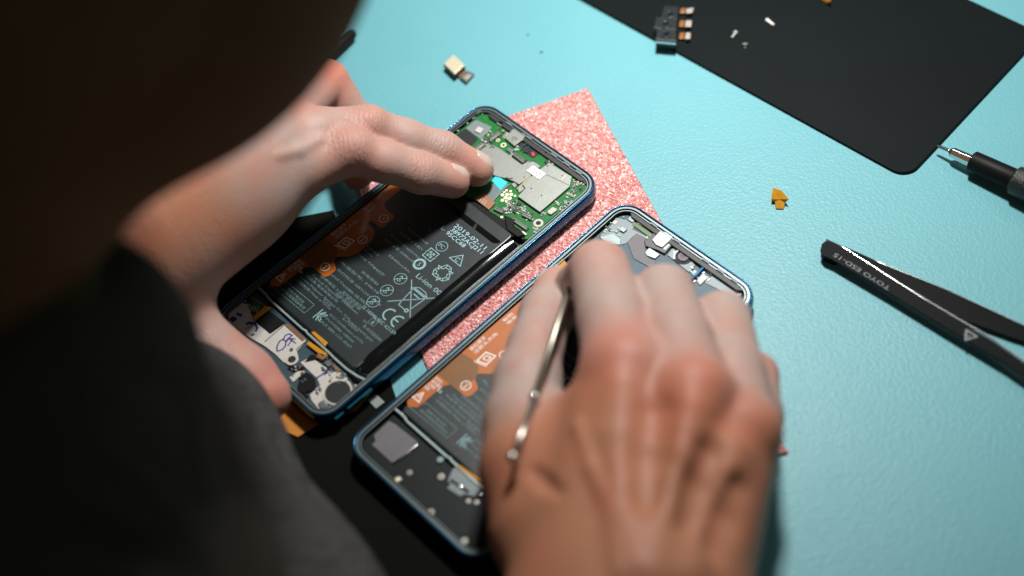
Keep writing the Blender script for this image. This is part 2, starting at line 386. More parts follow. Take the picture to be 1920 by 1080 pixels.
    prism(bm, [(4.3, 44.6), (14.6, 44.8), (16.4, 52.4), (15.4, 55.4), (13.6, 57.4), (9, 58), (4.3, 57.4)], 5.80, 5.92, 2)
    H = 5.935
    st = lambda p, w=.3: stroke(bm, p, w, H-.03, 1)
    st([(2.4+2, 31.6), (8.0, 31.6), (6.2, 35.6), (4.4, 31.6)], .42); st([(6.2, 32.6), (6.2, 34)], .4)
    for i, row in enumerate(('请勿弯折', '请勿使用', '尖锐物', '刺破')): T = text(bm, row, 4.5+.0*i, 42.5-1.75*i, 1.15, H, 1, width=(3.9, 5.2, 3.6, 2.4)[i])
    text(bm, '电池', 9.0, 39.6, 1.0, H, 1, width=2.2)
    for cx, cy, s in ((16.0, 48.4, '2'), (15.6, 80.6, '1'), (17.2, 67.6, '3')):
        ringb(bm, cx, cy, 1.75, 2.1, H-.06, H, 1, 32); text(bm, s, cx-.75, cy-1.05, 2.1, H, 1, bold=1)
    st([(11.2, 58.9), (15.2, 60.1), (15.0, 65.0), (11.0, 63.7), (11.2, 58.9)], .5); st([(10.6, 58.0), (15.8, 59.5)], .35); st([(12.4, 60.9), (14.2, 61.4), (14.1, 63.4), (12.2, 62.8), (12.4, 60.9)], .4)
    for i, row in enumerate(('撕拉提手', '沿箭头方向')): text(bm, row, 6.4+2.2*i, 60.4, 1.3, H, 1, rot=math.pi/2, width=8+4*i)
    for i, row in enumerate(('粘贴', '电池')): text(bm, row, 6.4+2*i, 78, 1.1, H, 1, rot=math.pi/2, width=5)
    finish(bm, 'pull_film', [orange, whiteink, orange2], bat)
    return bat
for r, k in ((root1, 1), (root2, 2)):
    make_frame(r); make_battery(r, k)

def sub(parent, name, polys, m, bevel=0., extra=None, smooth=False):
    """polys: list of (points, h0, h1[, mat index]) in the phone's own mm"""
    bm = bmesh.new()
    for p in polys: prism(bm, p[0], p[1], p[2], p[3] if len(p) > 3 else 0)
    if extra: extra(bm)
    return finish(bm, name, m, parent, bevel=bevel, smooth=smooth)
def px(ph, h, pts, z=None):
    return [local(ph, *(z(*q) if z else q), h) for q in pts]
ZA = lambda x, y: (820+x/8.306, 190+y/8.306)
ZB = lambda x, y: (940+x/7.2, 300+y/7.2)
ZC = lambda x, y: (800+x/3.6, 160+y/3.6)
ZL = lambda x, y: (420+x/7.2, 540+y/7.2)
ZM = lambda x, y: (520+x/6.75, 660+y/6.75)

# ---- phone 1, main board
HB = 5.2
def top_board():
    out = [(4.2, 108.5), (4.2, 147.0), (6.5, 148.9), (9.5, 149.1), (62, 147.0), (66.5, 148.6), (68.6, 146.3), (69.1, 143), (69.1, 131), (68.0, 129.6), (68.0, 122.2), (69.0, 121), (69.0, 113.2), (66.2, 111.2), (62.5, 112.2), (62.0, 113.6), (56.6, 113.8), (56.2, 112.0), (30, 112.0), (24, 108.8)]
    board = sub(root1, 'main_board', [(out, 3.4, HB)], [green], bevel=.12)
    return board
board = top_board()
def P(name, pts, h0, h1, m, z=ZA, bevel=.12, label=None, parent=None, r=None):
    q = px(1, h1, pts, z)
    o = sub(parent or board, name, [(q, h0, h1)], m, bevel=bevel)
    if label: o['label'] = label
    return o
P('camera_plate', [(440, 420), (600, 285), (850, 400), (680, 590)], HB, HB+.12, [paleg], bevel=.05)
P('sensor', [(575, 455), (640, 385), (725, 425), (665, 500)], HB+.1, HB+.75, [cream], bevel=.2)
P('graphite_pad', [(250, 560), (440, 420), (640, 580), (470, 780)], HB, HB+.25, [black], bevel=.05)
def connector(pts, z=ZA, par=None, ph=1, hb=HB):
    q = [np.array(v) for v in px(ph, hb+.9, pts, z)]
    L = lambda a, b, c, d: (q[0]*(1-a)+q[1]*a)*(1-b)+(q[3]*(1-a)+q[2]*a)*b
    def Rq(a0, a1, b0, b1): return [tuple(L(a, b, 0, 0)) for a, b in ((a0, b0), (a1, b0), (a1, b1), (a0, b1))]
    polys = [(Rq(0, 1, 0, 1), hb, hb+.55, 0), (Rq(.06, .94, .14, .36), hb+.5, hb+.95, 1), (Rq(.06, .94, .64, .86), hb+.5, hb+.95, 1), (Rq(.04, .96, .43, .57), hb+.5, hb+.8, 2)]
    return sub(par or board, 'connector', polys, [black, silver, brass], bevel=.05)
connector([(790, 570), (950, 460), (990, 510), (830, 645)])
connector([(510, 745), (700, 615), (755, 690), (590, 815)])
connector([(1215, 780), (1395, 905), (1330, 975), (1155, 835)])
connector([(155, 758), (375, 912), (335, 955), (115, 800)], ZB)
connector([(285, 700), (425, 760), (400, 815), (265, 745)], ZB)
connector([(460, 812), (525, 840), (510, 868), (448, 838)], ZC)
P('chip', [(920, 330), (960, 295), (1040, 335), (1000, 385)], HB, HB+1.0, [cream], bevel=.25, label='pale square chip near the top edge')
P('earpiece_module', [(1050, 565), (1180, 425), (1375, 510), (1335, 590), (1195, 690)], HB, HB+1.3, [shieldm], bevel=.12)
def earprint(bm):
    q = px(1, HB+1.34, [(1150, 560)], ZA)[0]; text(bm, 'LF48', q[0]+.2, q[1]+.4, .9, HB+1.33, 0); text(bm, 'T21', q[0]+.2, q[1]-.9, .9, HB+1.33, 0)
sub(board, 'module_printing', [], [matte], extra=earprint)
# opening for the front camera with spring and red dot
P('camera_opening', [(1240, 640), (1330, 560), (1560, 700), (1640, 800), (1480, 890), (1330, 780)], HB, HB+.08, [gapm], bevel=0)
def spring(bm):
    h = HB+.6
    for pts in ([(1300, 760), (1330, 690), (1440, 640)], [(1330, 780), (1390, 790), (1430, 700)], [(1400, 800), (1440, 740)]):
        q = px(1, h, pts, ZA); tube(bm, [(a, b, h) for a, b in q], [.25]*len(q), 8)
sub(board, 'spring_clip', [], [bluegrey], extra=spring)
P('red_dot', [(1450, 800), (1500, 780), (1530, 830), (1480, 860)], HB+.1, HB+.5, [redm], bevel=.15)
def ringat(x, y, z, r0, r1, m, h=.35, name='screw_hole', par=None, ph=1, hb=HB):
    u, v = local(ph, *z(x, y), hb+h)
    bm = bmesh.new(); ringb(bm, u, v, r0, r1, hb, hb+h, 0); prism(bm, disc(u, v, r0+.02, 20), hb, hb+.03, 1)
    return finish(bm, name, [m, gapm], par or board)
ringat(500, 850, ZB, 1.05, 2.05, cream, .12)
ringat(1068, 400, ZB, .85, 1.1, green, .1)
ringat(1030, 680, ZA, .65, 1.25, padgold, .15)
ringat(945, 605, ZA, .45, .85, padgold, .15)
ringat(810, 235, ZA, .6, .75, green, .1)
ringat(905, 585, ZB, .55, 1.0, silver, .5)
P('bracket', [(1065, 750), (1110, 710), (1195, 750), (1145, 810)], HB, HB+.6, [silver], bevel=.15)
for a in ([(835, 545), (880, 535), (900, 575), (850, 600)], [(925, 540), (965, 540), (970, 575), (935, 590)], [(835, 610), (870, 605), (890, 640), (845, 640)]):
    P('solder_tab', a, HB, HB+.4, [silver], ZB, .12)
# shields
sh1 = [(894, 288), (903, 279), (916, 271.5), (926, 272.5), (940, 280), (958, 293.5), (979, 308.6), (993, 300.8), (1000, 302), (1013.6, 310.4), (1010, 315), (1000, 312.5), (996, 328), (972.6, 345.5), (963.6, 340), (955, 336.5), (948, 334), (930, 330), (905, 318)]
sh2 = [(1015, 315.3), (1030, 304.9), (1072.6, 331), (1069, 348.6), (1012, 397.2), (970.6, 368), (985, 352.8), (979, 345.8), (996.5, 330)]
I = lambda x, y: (x, y)
P('shield', sh1, HB, HB+1.15, [shieldm], I, .15)
s2 = P('shield', sh2, HB, HB+1.25, [shieldm], I, .15)
P('raised_step', [(600, 192), (648, 45), (948, 228), (925, 345)], HB+1.2, HB+1.42, [shieldm], ZB, .1)
P('barcode_sticker', [(430, 72), (605, 185), (512, 262), (338, 142)], HB+1.3, HB+1.5, [mat('white_sticker', (.8, .8, .78), .5)], ZB, 0)
def stk(bm):
    for _ in range(26):
        q = local(1, *ZB(random.uniform(455, 540), random.uniform(150, 215)), HB+1.52)
        stroke(bm, [q, (q[0]+random.uniform(-.5, .5), q[1]+random.uniform(-.4, .4))], .13, HB+1.50)
    for k in range(3):
        q = local(1, *ZB(395+14*k, 110+24*k), HB+1.52); stroke(bm, [q, (q[0]+1.5, q[1]+1.1)], .12, HB+1.5)
sub(board, 'sticker_printing', [], [mat('blue_black_ink', (.03, .06, .13), .5)], extra=stk)
def shmarks(bm):
    for x, y in ((620, 75), (822, 210), (403, 381), (540, 475)):
        u, v = local(1, *ZB(x, y), HB+1.45); prism(bm, disc(u, v, .28, 12), HB+1.2, HB+1.46)
    for x, y in ((308, 230), (510, 65)):
        u, v = local(1, *ZB(x, y), HB+1.2); prism(bm, disc(u, v, .28, 12), HB+1.1, HB+1.17)
    for pts, z in (([(65, 235), (95, 252), (150, 248)], ZB), ([(375, 22), (430, 8), (450, 25)], ZB), ([(815, 725), (850, 700), (885, 722)], ZA)):
        stroke(bm, px(1, HB+1.2, pts, z), .5, HB+1.14)
sub(board, 'shield_slots', [], [gapm], extra=shmarks)
P('shield_tab', [(800, 262), (860, 200), (885, 212), (825, 275)], HB+1.3, HB+1.5, [cream], ZB, .05)
P('shield_rib', [(205, 385), (390, 200), (408, 212), (225, 398)], HB+.3, HB+.8, [brass], ZB, .05)
P('shield_foot', [(215, 390), (270, 340), (325, 375), (240, 440)], HB, HB+.6, [shieldm], ZB, .08)
P('shield_foot', [(135, 320), (185, 300), (215, 345), (170, 372)], HB, HB+.6, [shieldm], ZB, .08)
# cyan tape and flex below the fingertip
P('cyan_tape', [(922, 339), (930.5, 328), (952, 342), (938.5, 357)], HB+.6, HB+.75, [cyan], I, 0)
P('flex_cable', [(905, 362), (926, 342), (957, 345), (948, 352), (925, 377)], HB, HB+.6, [silver], I, .08)
P('flex_head', [(888, 371), (908, 361), (929, 380), (916, 393)], HB, HB+.9, [brownc], I, .1)
def grid(bm):
    for i in range(3):
        for j in range(3):
            u, v = local(1, 903+4.2*i-1.6*j, 371+2.8*i+3*j, HB+.95); prism(bm, rect(u, v, .45, .45), HB+.85, HB+.93)
sub(board, 'code_grid', [], [whitep], extra=grid)
# gold test pads
def pads(bm):
    for x, y, r in ((70, 410, .7), (125, 420, .7), (15, 470, .9), (78, 465, 1.0), (135, 465, .95), (57, 508, 1.0), (113, 515, 1.0), (185, 483, .6), (15, 543, .9), (75, 555, .95), (38, 433, .6), (885, 150, .75), (5, 770, .7)):
        if not bm:
            u, v = local(1, *ZB(x, y), HB+.05); sub(board, 'gold_pad', [(disc(u, v, r*.85, 16), HB-.1, HB+.06)], [padgold])
    for k in range(9 if bm else 0):
        u, v = local(1, *ZB(705+18*k, 22+12.5*k), HB+.05); prism(bm, rect(u, v, .35, .6), HB-.1, HB+.06)
pads(None); sub(board, 'gold_dot_row', [], [padgold], extra=pads)
for a in ([(915, 185), (935, 172), (972, 190), (955, 207)], [(1060, 215), (1085, 185), (1112, 200), (1085, 235)]): P('chip', a, HB, HB+.5, [padgold], ZB, .2)
P('crystal', [(618, 690), (690, 628), (755, 655), (745, 680), (670, 735), (630, 720)], HB, HB+.9, [cream], ZB, .3, 'pale rounded oscillator can')
P('chip', [(1100, 300), (1135, 262), (1182, 290), (1155, 332)], HB, HB+.8, [black], ZB, .1)
P('chip', [(205, 575), (240, 560), (270, 585), (230, 620)], HB, HB+.6, [black], ZB, .08)
P('chip', [(150, 690), (185, 650), (215, 680), (190, 720)], HB, HB+.6, [black], ZB, .08)
P('chip', [(1010, 235), (1050, 225), (1065, 262), (1030, 270)], HB, HB+.6, [black], ZB, .08)
P('chip', [(575, 20), (615, 0), (650, 25), (610, 50)], HB, HB+.6, [black], ZB, .08)
P('contact_spring', [(785, 430), (800, 432), (820, 455), (800, 462)], HB, HB+1.0, [padgold], ZC, .2)
P('contact_spring', [(270, 965), (300, 960), (350, 1000), (320, 1012)], HB, HB+.6, [padgold], ZB, .15)
# many tiny components
def smd(clusters, hb, ph, par, z, mats, count=1.7):
    polys = []
    for x0, y0, x1, y1, n in clusters:
        for _ in range(int(n*count)):
            u, v = local(ph, *z(random.uniform(x0, x1), random.uniform(y0, y1)), hb+.4)
            w, l = random.choice(((.9, .45), (.6, .35), (.45, .8), (.7, .7), (1.2, .55)))
            hh = random.uniform(.25, .5); k = random.choice((0, 0, 1, 2, 2, 3))
            polys.append((rect(u, v, w, l), hb, hb+hh, k))
            if k in (1, 3) and w > l:
                polys.append((rect(u-w*.4, v, w*.22, l+.05), hb, hb+hh+.03, 2)); polys.append((rect(u+w*.4, v, w*.22, l+.05), hb, hb+hh+.03, 2))
    o = sub(par, 'tiny_components', polys, mats); o['kind'] = 'stuff'; return o
smd([(60, 545, 240, 720, 34), (235, 615, 330, 700, 14), (270, 690, 440, 820, 10), (965, 190, 1150, 340, 26), (880, 430, 1000, 500, 12), (960, 330, 1010, 420, 10), (590, 0, 700, 60, 10), (430, 905, 530, 985, 10), (740, 560, 800, 620, 7), (540, 700, 600, 745, 6), (20, 640, 60, 720, 6), (780, 620, 830, 680, 4)], HB, 1, board, ZB, [cream, brass, silver, black])
smd([(300, 400, 380, 460, 5), (390, 290, 470, 350, 5), (500, 210, 600, 280, 12), (570, 130, 700, 200, 12), (860, 260, 950, 300, 8), (930, 400, 1130, 560, 26), (690, 580, 800, 680, 16), (760, 460, 860, 540, 10), (1180, 690, 1260, 760, 9), (1130, 800, 1200, 860, 6)], HB, 1, board, ZA, [cream, gold, silver, black])
# clips along the right and top-left edges of the frame
for a, z in (([(1115, 490), (1150, 455), (1175, 470), (1140, 505)], ZB), ([(1045, 540), (1070, 515), (1090, 530), (1060, 558)], ZB), ([(920, 680), (935, 650), (1010, 595), (1030, 605), (1010, 640), (930, 695)], ZB), ([(680, 870), (700, 848), (722, 868), (700, 895)], ZB),
             ([(485, 1010), (540, 985), (575, 1000), (500, 1050)], ZB), ([(1175, 350), (1205, 330), (1225, 350), (1190, 385)], ZB), ([(1210, 270), (1235, 265), (1240, 300), (1222, 310)], ZB), ([(600, 180), (680, 110), (700, 135), (630, 200)], ZA), ([(480, 190), (560, 140), (570, 150), (500, 205)], ZA)):
    P('edge_clip', a, HB, HB+1.2, [paleg], z, .15, parent=root1)
# black folded flex between battery and board
P('black_flex', [(880, 372), (975, 430), (985, 447), (940, 440), (872, 392)], HB-.6, HB+.2, [matte], I, .2, parent=root1)
P('black_flex', [(945, 402), (966, 412), (962, 424), (985, 440), (970, 444), (950, 430)], HB-.2, HB+1.0, [matte], I, .3, parent=root1)

# ---- phone 1, lower board (between v = 2 and 23)
def rib(root, brown):
    bm = bmesh.new()
    y = 23.0
    pts = [(3.2, y+.6), (9, y+.6), (10.5, y), (33, y), (34.2, y+.4), (35.4, y), (50, y), (52, y-.2), (60, y-.2), (66, y+.6), (69.2, y+1.5)]
    for a, b in zip(pts[:-1], pts[1:]):
        d = np.array(b)-np.array(a); n = np.array([-d[1], d[0]])/np.hypot(*d)*.45
        prism(bm, [tuple(np.array(a)-n), tuple(np.array(b)-n), tuple(np.array(b)+n), tuple(np.array(a)+n)], 2.2, 6.3)
    finish(bm, 'cross_rib', [mat('rib_metal', (.34, .42, .42), .4, .5)], root, bevel=.15)
rib(root1, True); rib(root2, False)
HL = 5.4
low = sub(root1, 'lower_board', [([(4, 4.5), (9, 2.8), (62, 2.8), (68.5, 6), (69, 20), (60, 21.6), (4, 21.8)], 2.2, HL-.5, 0)], [bluegrey], bevel=.1)
def Lp(name, pts, h0, h1, m, z=ZL, bevel=.1, parent=low, label=None):
    o = sub(parent, name, [(px(1, h1, pts, z), h0, h1)], m, bevel=bevel)
    if label: o['label'] = label
    return o
Lp('white_panel', [(60, 200), (230, 140), (330, 200), (360, 330), (400, 440), (620, 620), (800, 480), (1100, 690), (1090, 740), (980, 850), (1000, 920), (960, 1010), (870, 1045), (790, 990), (700, 900), (560, 790), (300, 640), (60, 440)], HL-.6, HL, [whitep])
Lp('white_panel', [(290, 130), (420, 60), (560, 160), (640, 210), (690, 260), (760, 240), (850, 290), (930, 400), (950, 520), (850, 600), (660, 650), (520, 720), (430, 610), (410, 540), (540, 420), (500, 330), (360, 200)], HL-.6, HL, [whitep], ZM)
Lp('white_panel', [(150, 320), (300, 210), (350, 250), (260, 330), (200, 380)], HL-.6, HL-.1, [whitep], ZM)
Lp('dark_chip', [(440, 440), (600, 300), (830, 470), (625, 615)], HL-.1, HL+.25, [matte])
Lp('green_tab', [(320, 245), (410, 180), (520, 230), (440, 330), (370, 310)], HL, HL+.3, [mat('green_tab', (.01, .12, .05), .3)])
def gdots(bm):
    for i in range(4):
        for j in range(4):
            u, v = local(1, *ZL(352+38*i-8*j, 240+8*i+20*j), HL+.35); prism(bm, rect(u, v, .3, .5), HL+.2, HL+.33)
sub(low, 'tab_contacts', [], [padgold], extra=gdots)
Lp('flex_strip', [(375, 400), (560, 235), (640, 265), (415, 440)], HL-.1, HL+.28, [kapton])
Lp('copper_strip', [(820, 500), (860, 470), (1100, 680), (1060, 715)], HL, HL+.3, [brownc])
Lp('copper_strip', [(330, 110), (400, 120), (560, 235), (500, 240)], HL, HL+.2, [brownc])
Lp('flex_fold', [(1170, 595), (1215, 580), (1400, 730), (1360, 790)], HL+.4, HL+1.2, [kapton], bevel=.3)
Lp('flex_fold', [(1105, 750), (1150, 715), (1390, 880), (1340, 935)], HL-.1, HL+.9, [kapton], bevel=.3)
Lp('flex_fold', [(480, 60), (520, 0), (640, 40), (570, 100)], HL-.1, HL+.9, [brownc], ZM, .3)
def scrib(bm):
    H = HL+.01; z = ZL
    M = lambda pts, w=.55, zz=z: stroke(bm, px(1, HL, pts, zz), w, H)
    M([(715, 850), (715, 790), (750, 720), (800, 690), (835, 720), (830, 780), (790, 830), (740, 850), (715, 850)])
    M([(800, 690), (830, 640), (880, 620), (920, 640), (870, 680), (850, 720), (800, 700)]); M([(865, 775), (930, 690), (960, 690)], .5); M([(880, 690), (970, 745)], .5); M([(850, 690), (930, 680)], .5)
    M([(310, 485), (340, 470), (420, 480)], 1.3); M([(430, 500), (450, 540), (430, 580)], .9); M([(370, 635), (400, 625)], .9)
    M([(95, 420), (125, 400), (155, 420), (125, 445), (95, 420)], 1.2); M([(180, 350), (230, 370)], 1.2); M([(235, 175), (280, 200), (340, 205)], .8)
    M([(500, 330), (590, 270), (680, 230)], .7, ZM); M([(570, 225), (640, 250), (600, 280)], .9, ZM)
sub(low, 'marker_scribble', [], [marker], extra=scrib)
def lines(bm):
    for pts, z in (([(550, 725), (820, 495)], ZL), ([(975, 830), (1100, 725)], ZL), ([(290, 560), (380, 505)], ZL)):
        stroke(bm, px(1, HL, pts, z), .35, HL)
sub(low, 'panel_seams', [], [gapm], extra=lines)
def big(bm):
    for x, y, r, ww, z in ((765, 510, 5.0, .7, ZM), (185, 95, 1.6, 1.0, ZM)):
        u, v = local(1, *z(x, y), HL+.2); prism(bm, disc(u, v, r, 40), HL-.3, HL+.15, 1); ringb(bm, u, v, r, r+ww, HL-.3, HL+.35, 0, 40)
sub(low, 'speaker_opening', [], [whitep, gapm], extra=big)
def dark(bm):
    u, v = local(1, *ZM(370, 410), HL+.3); prism(bm, [(u+3.9*math.cos(a)*(1+.12*math.sin(3*a)), v+3.6*math.sin(a)*(1+.1*math.cos(4*a))) for a in [i*math.pi/12 for i in range(24)]], HL-.2, HL+.3)
    for pts in ([(250, 330), (370, 255), (430, 290), (480, 350), (300, 330)], [(200, 540), (280, 460), (400, 560), (300, 610)], [(120, 200), (200, 170), (350, 190), (330, 230), (220, 240)], [(340, 130), (420, 30), (560, 40), (480, 100)]):
        prism(bm, px(1, HL+.2, pts, ZM), HL-.1, HL+.18)
sub(low, 'black_microphone_well', [], [matte], extra=dark, bevel=.08)
def scr(bm, lst, ph, h):
    for x, y, z, r in lst:
        u, v = local(ph, *z(x, y), h+.3); ringb(bm, u, v, r*.45, r, h, h+.35, 0, 20); prism(bm, disc(u, v, r*.5, 14), h, h+.1, 1)
for t in ((390, 670, ZM, 1.2), (825, 298, ZM, 1.2), (290, 65, ZL, 1.1), (30, 300, ZL, 1.1), (910, 830, ZL, .7)):
    sub(low, 'screw', [], [silver, gapm], extra=lambda bm: scr(bm, [t], 1, HL))
Lp('silver_contact', [(510, 650), (580, 600), (620, 660), (690, 680), (640, 715), (550, 720)], HL-.1, HL+.7, [silver], ZM, .3)
Lp('silver_contact', [(580, 130), (650, 95), (700, 150), (640, 190)], HL-.1, HL+.5, [silver], ZM, .2)
Lp('silver_contact', [(690, 170), (720, 150), (800, 230), (770, 260)], HL-.1, HL+.4, [brownc], ZM, .1)
smd([(560, 100, 760, 260, 16), (930, 400, 1000, 460, 3), (480, 440, 560, 520, 5), (300, 330, 420, 400, 5), (180, 170, 330, 300, 8), (640, 280, 900, 400, 9), (540, 20, 640, 120, 6)], HL-.1, 1, low, ZM, [black, brownc, silver, whitep])

# ---- phone 2, bottom end: black speaker housing
HS = 5.5
hs = sub(root2, 'speaker_housing', [([(4.2, 6), (7.5, 3.6), (64, 3.6), (68.4, 7), (68.4, 21.4), (4.2, 21.8)], 2.2, HS)], [mat('housing_plastic', (.007, .011, .012), .42, spec=.2, var=.3, vscale=200)], bevel=.5)
ZN = lambda x, y: (640+x/6.75, 740+y/6.75)
ZO = lambda x, y: (760+x/6.75, 900+y/6.75)
ZP = lambda x, y: (1020+x/4.155, 360+y/4.155)
ZQ = lambda x, y: (1260+x/6.75, 460+y/6.75)
def Q(name, pts, h0, h1, m, z, bevel=.12, parent=None, label=None):
    o = sub(parent or hs, name, [(px(2, h1, pts, z), h0, h1)], m, bevel=bevel)
    if label: o['label'] = label
    return o
Q('speaker_pad', [(410, 510), (600, 330), (680, 370), (960, 590), (970, 640), (690, 860), (640, 860), (380, 630), (430, 590)], HS-.1, HS+.2, [graypad], ZN, .15)
def padrim(bm):
    q = px(2, HS+.3, [(960, 600), (960, 640), (780, 790), (720, 820), (660, 870)], ZN); tube(bm, [(a, b, HS+.3) for a, b in q], [.45]*len(q), 8)
sub(hs, 'pad_rim', [], [chrome], extra=padrim, smooth=True)
for t in ((555, 225, ZN, 1.1), (290, 470, ZN, 1.15), (325, 405, ZO, 1.2), (750, 770, ZO, 1.2), (865, 985, ZN, 1.0), (1265, 1035, ZN, 1.2), (905, 280, ZO, .9), (800, 265, ZO, .8)):
    sub(hs, 'screw', [], [steel, gapm], extra=lambda bm: scr(bm, [t], 2, HS))
def pimple(bm):
    u, v = local(2, *ZN(1250, 820), HS+.8); prism(bm, disc(u, v, 1.3, 20), HS, HS+.8)
sub(hs, 'rubber_dome', [], [mat('pale_rubber', (.25, .36, .37), .35)], extra=pimple, bevel=.3)
Q('gold_contact', [(670, 1060), (730, 1030), (770, 1070), (700, 1110)], HS-.5, HS+.4, [padgold], ZN, .2)
Q('usb_shell', [(1400, 950), (1460, 900), (1700, 1080), (1760, 1200), (1680, 1290), (1560, 1260), (1500, 1290), (1330, 1180), (1380, 1130), (1340, 1090)], HS-.1, HS+.3, [paleg], ZN, .2)
def usb(bm):
    q = px(2, HS+.4, [(580, 0), (800, 150)], ZO); tube(bm, [(a, b, HS+.5) for a, b in q], [.5]*2, 8)
    q = px(2, HS+.4, [(870, 230), (1010, 170)], ZO); tube(bm, [(a, b, HS+.5) for a, b in q], [.5]*2, 8)
sub(hs, 'usb_rib', [], [chrome], extra=usb, smooth=True)
Q('amber_flex', [(1465, 905), (1500, 885), (1760, 1060), (1790, 1100), (1750, 1120)], HS-.1, HS+.9, [kapton], ZN, .25)
Q('cover_seam', [(250, 850), (600, 1130), (590, 1150), (235, 870)], HS, HS+.1, [gapm], ZN, 0)

# ---- phone 2, top end: bared metal chassis
HT = 4.6
ch = sub(root2, 'chassis', [([(4.0, 111.5), (4.0, 146), (7, 148.8), (65.5, 147.5), (69, 144), (69, 111.5)], 2.2, HT)], [bluegrey], bevel=.1)
def C2(name, pts, h0, h1, m, z=ZP, bevel=.12): return Q(name, pts, h0, h1, m, z, bevel, ch)
C2('shield_plate', [(440, 330), (500, 290), (560, 200), (640, 215), (690, 180), (730, 220), (690, 290), (810, 350), (790, 390), (700, 340), (640, 400), (560, 420), (440, 350)], HT-.1, HT+.3, [paleg])
C2('shield_plate', [(430, 350), (540, 320), (600, 370), (590, 410), (500, 400)], HT+.2, HT+.6, [silver])
C2('graphite_sheet', [(650, 390), (720, 320), (800, 360), (790, 440), (800, 500), (870, 540), (850, 600), (700, 520)], HT-.1, HT+.35, [graypad])
C2('button', [(575, 290), (610, 260), (650, 290), (620, 315)], HT+.2, HT+1.0, [silver], bevel=.2)
C2('standoff', [(645, 210), (680, 180), (720, 205), (690, 240)], HT+.2, HT+.8, [silver], bevel=.2)
C2('screw', [(450, 250), (470, 232), (492, 250), (470, 268)], HT, HT+.6, [cream], bevel=.2)
C2('screw', [(525, 240), (550, 215), (580, 230), (555, 255)], HT, HT+.5, [cream], bevel=.2)
C2('screw', [(465, 295), (485, 282), (500, 298), (480, 308)], HT, HT+.5, [cream], bevel=.2)
C2('green_circuit', [(685, 255), (740, 215), (870, 310), (820, 350)], HT+.1, HT+.5, [mat('olive_mask', (.06, .14, .03), .35)])
C2('white_chip', [(725, 240), (750, 222), (860, 290), (845, 315)], HT+.5, HT+.9, [mat('glossy_white', (.8, .78, .66), .3)], bevel=.1)
C2('camera_bracket', [(780, 380), (870, 300), (1020, 350), (1030, 380), (940, 480), (880, 450), (790, 420)], HT-.1, HT+1.1, [black], bevel=.2)
C2('earpiece', [(840, 370), (905, 300), (985, 318), (1010, 350), (920, 432), (870, 410)], HT+1.0, HT+1.8, [mat('earpiece_metal', (.50, .52, .51), .35, .4)], bevel=.35)
C2('earpiece_tab', [(985, 385), (1010, 365), (1025, 372), (945, 455), (925, 440)], HT+.6, HT+1.2, [silver])
C2('bracket', [(785, 470), (820, 430), (905, 485), (865, 520), (800, 495)], HT, HT+.7, [silver], bevel=.2)
def lens(bm):
    u, v = local(2, *ZP(1085, 505), HT+.7); prism(bm, disc(u, v, 3.6, 32), HT, HT+.5, 1); ringb(bm, u, v, 3.2, 3.9, HT, HT+1.0, 0, 32, .8, 4.2); ringb(bm, u, v, 1.2, 2.1, HT+.4, HT+1.0, 2, 24); prism(bm, disc(u, v, 1.3, 20), HT+.4, HT+.8, 3)
sub(ch, 'front_camera_opening', [], [silver, gapm, black, mat('lens_purple', (.20, .14, .20), .15, 0, coat=1.)], extra=lens)
C2('light_sensor', [(1170, 515), (1190, 500), (1220, 520), (1190, 545)], HT+.2, HT+.8, [bluegrey], bevel=.15)
C2('side_plate', [(960, 490), (1000, 440), (1040, 420), (1010, 500), (1060, 555), (1120, 555), (1150, 540), (1180, 570), (1130, 625)], HT-.1, HT+.45, [paleg])
C2('white_part', [(1210, 560), (1230, 535), (1260, 550), (1245, 580)], HT, HT+.9, [cream], bevel=.2)
C2('white_part', [(1255, 605), (1275, 585), (1325, 615), (1305, 645)], HT, HT+.9, [cream], bevel=.2)
C2('white_part', [(1190, 690), (1230, 640), (1285, 660), (1215, 725)], HT, HT+.6, [cream], bevel=.15)
C2('white_part', [(1140, 630), (1180, 600), (1210, 630), (1170, 660)], HT, HT+.5, [paleg], bevel=.15)
C2('white_part', [(1560, 815), (1580, 785), (1615, 800), (1590, 840)], HT, HT+1.1, [cream], bevel=.3)
C2('white_part', [(1500, 830), (1540, 830), (1570, 870), (1550, 920)], HT, HT+.6, [cream], bevel=.2)
def cab(bm):
    q = px(2, HT+1, [(1155, 680), (1190, 645), (1225, 605), (1260, 570)], ZP); tube(bm, [(a, b, HT+.9+.2*(i % 2)) for i, (a, b) in enumerate(q)], [.55]*4, 10)
sub(ch, 'blue_coax_cable', [], [bluecab], extra=cab, smooth=True)
C2('dark_slot', [(1160, 470), (1320, 590), (1610, 770), (1570, 810), (1440, 730), (1300, 640), (1150, 500)], HT, HT+.1, [gapm], bevel=0)
C2('dark_slot', [(740, 210), (850, 280), (980, 350), (1160, 470), (1140, 500), (960, 380), (720, 240)], HT, HT+.1, [gapm], bevel=0)
C2('plate', [(1330, 640), (1560, 780), (1500, 830), (1240, 700)], HT-.1, HT+.25, [paleg])
smd([(600, 180, 700, 230, 5), (1130, 560, 1290, 700, 9), (800, 330, 870, 400, 8), (1010, 400, 1060, 470, 5), (1150, 490, 1210, 560, 4), (440, 230, 600, 340, 9)], HT+.3, 2, ch, ZP, [cream, brass, silver, black])

Q('flex_tab', [(1036, 488), (1050, 478), (1068, 500), (1078, 524), (1060, 508)], PH-1.5, PH-1.0, [kapton], I, .1, root2)
Q('silver_tab', [(1030, 492), (1036, 488), (1060, 508), (1080, 530), (1056, 515)], PH-1.5, PH-.8, [cream], I, .1, root2)

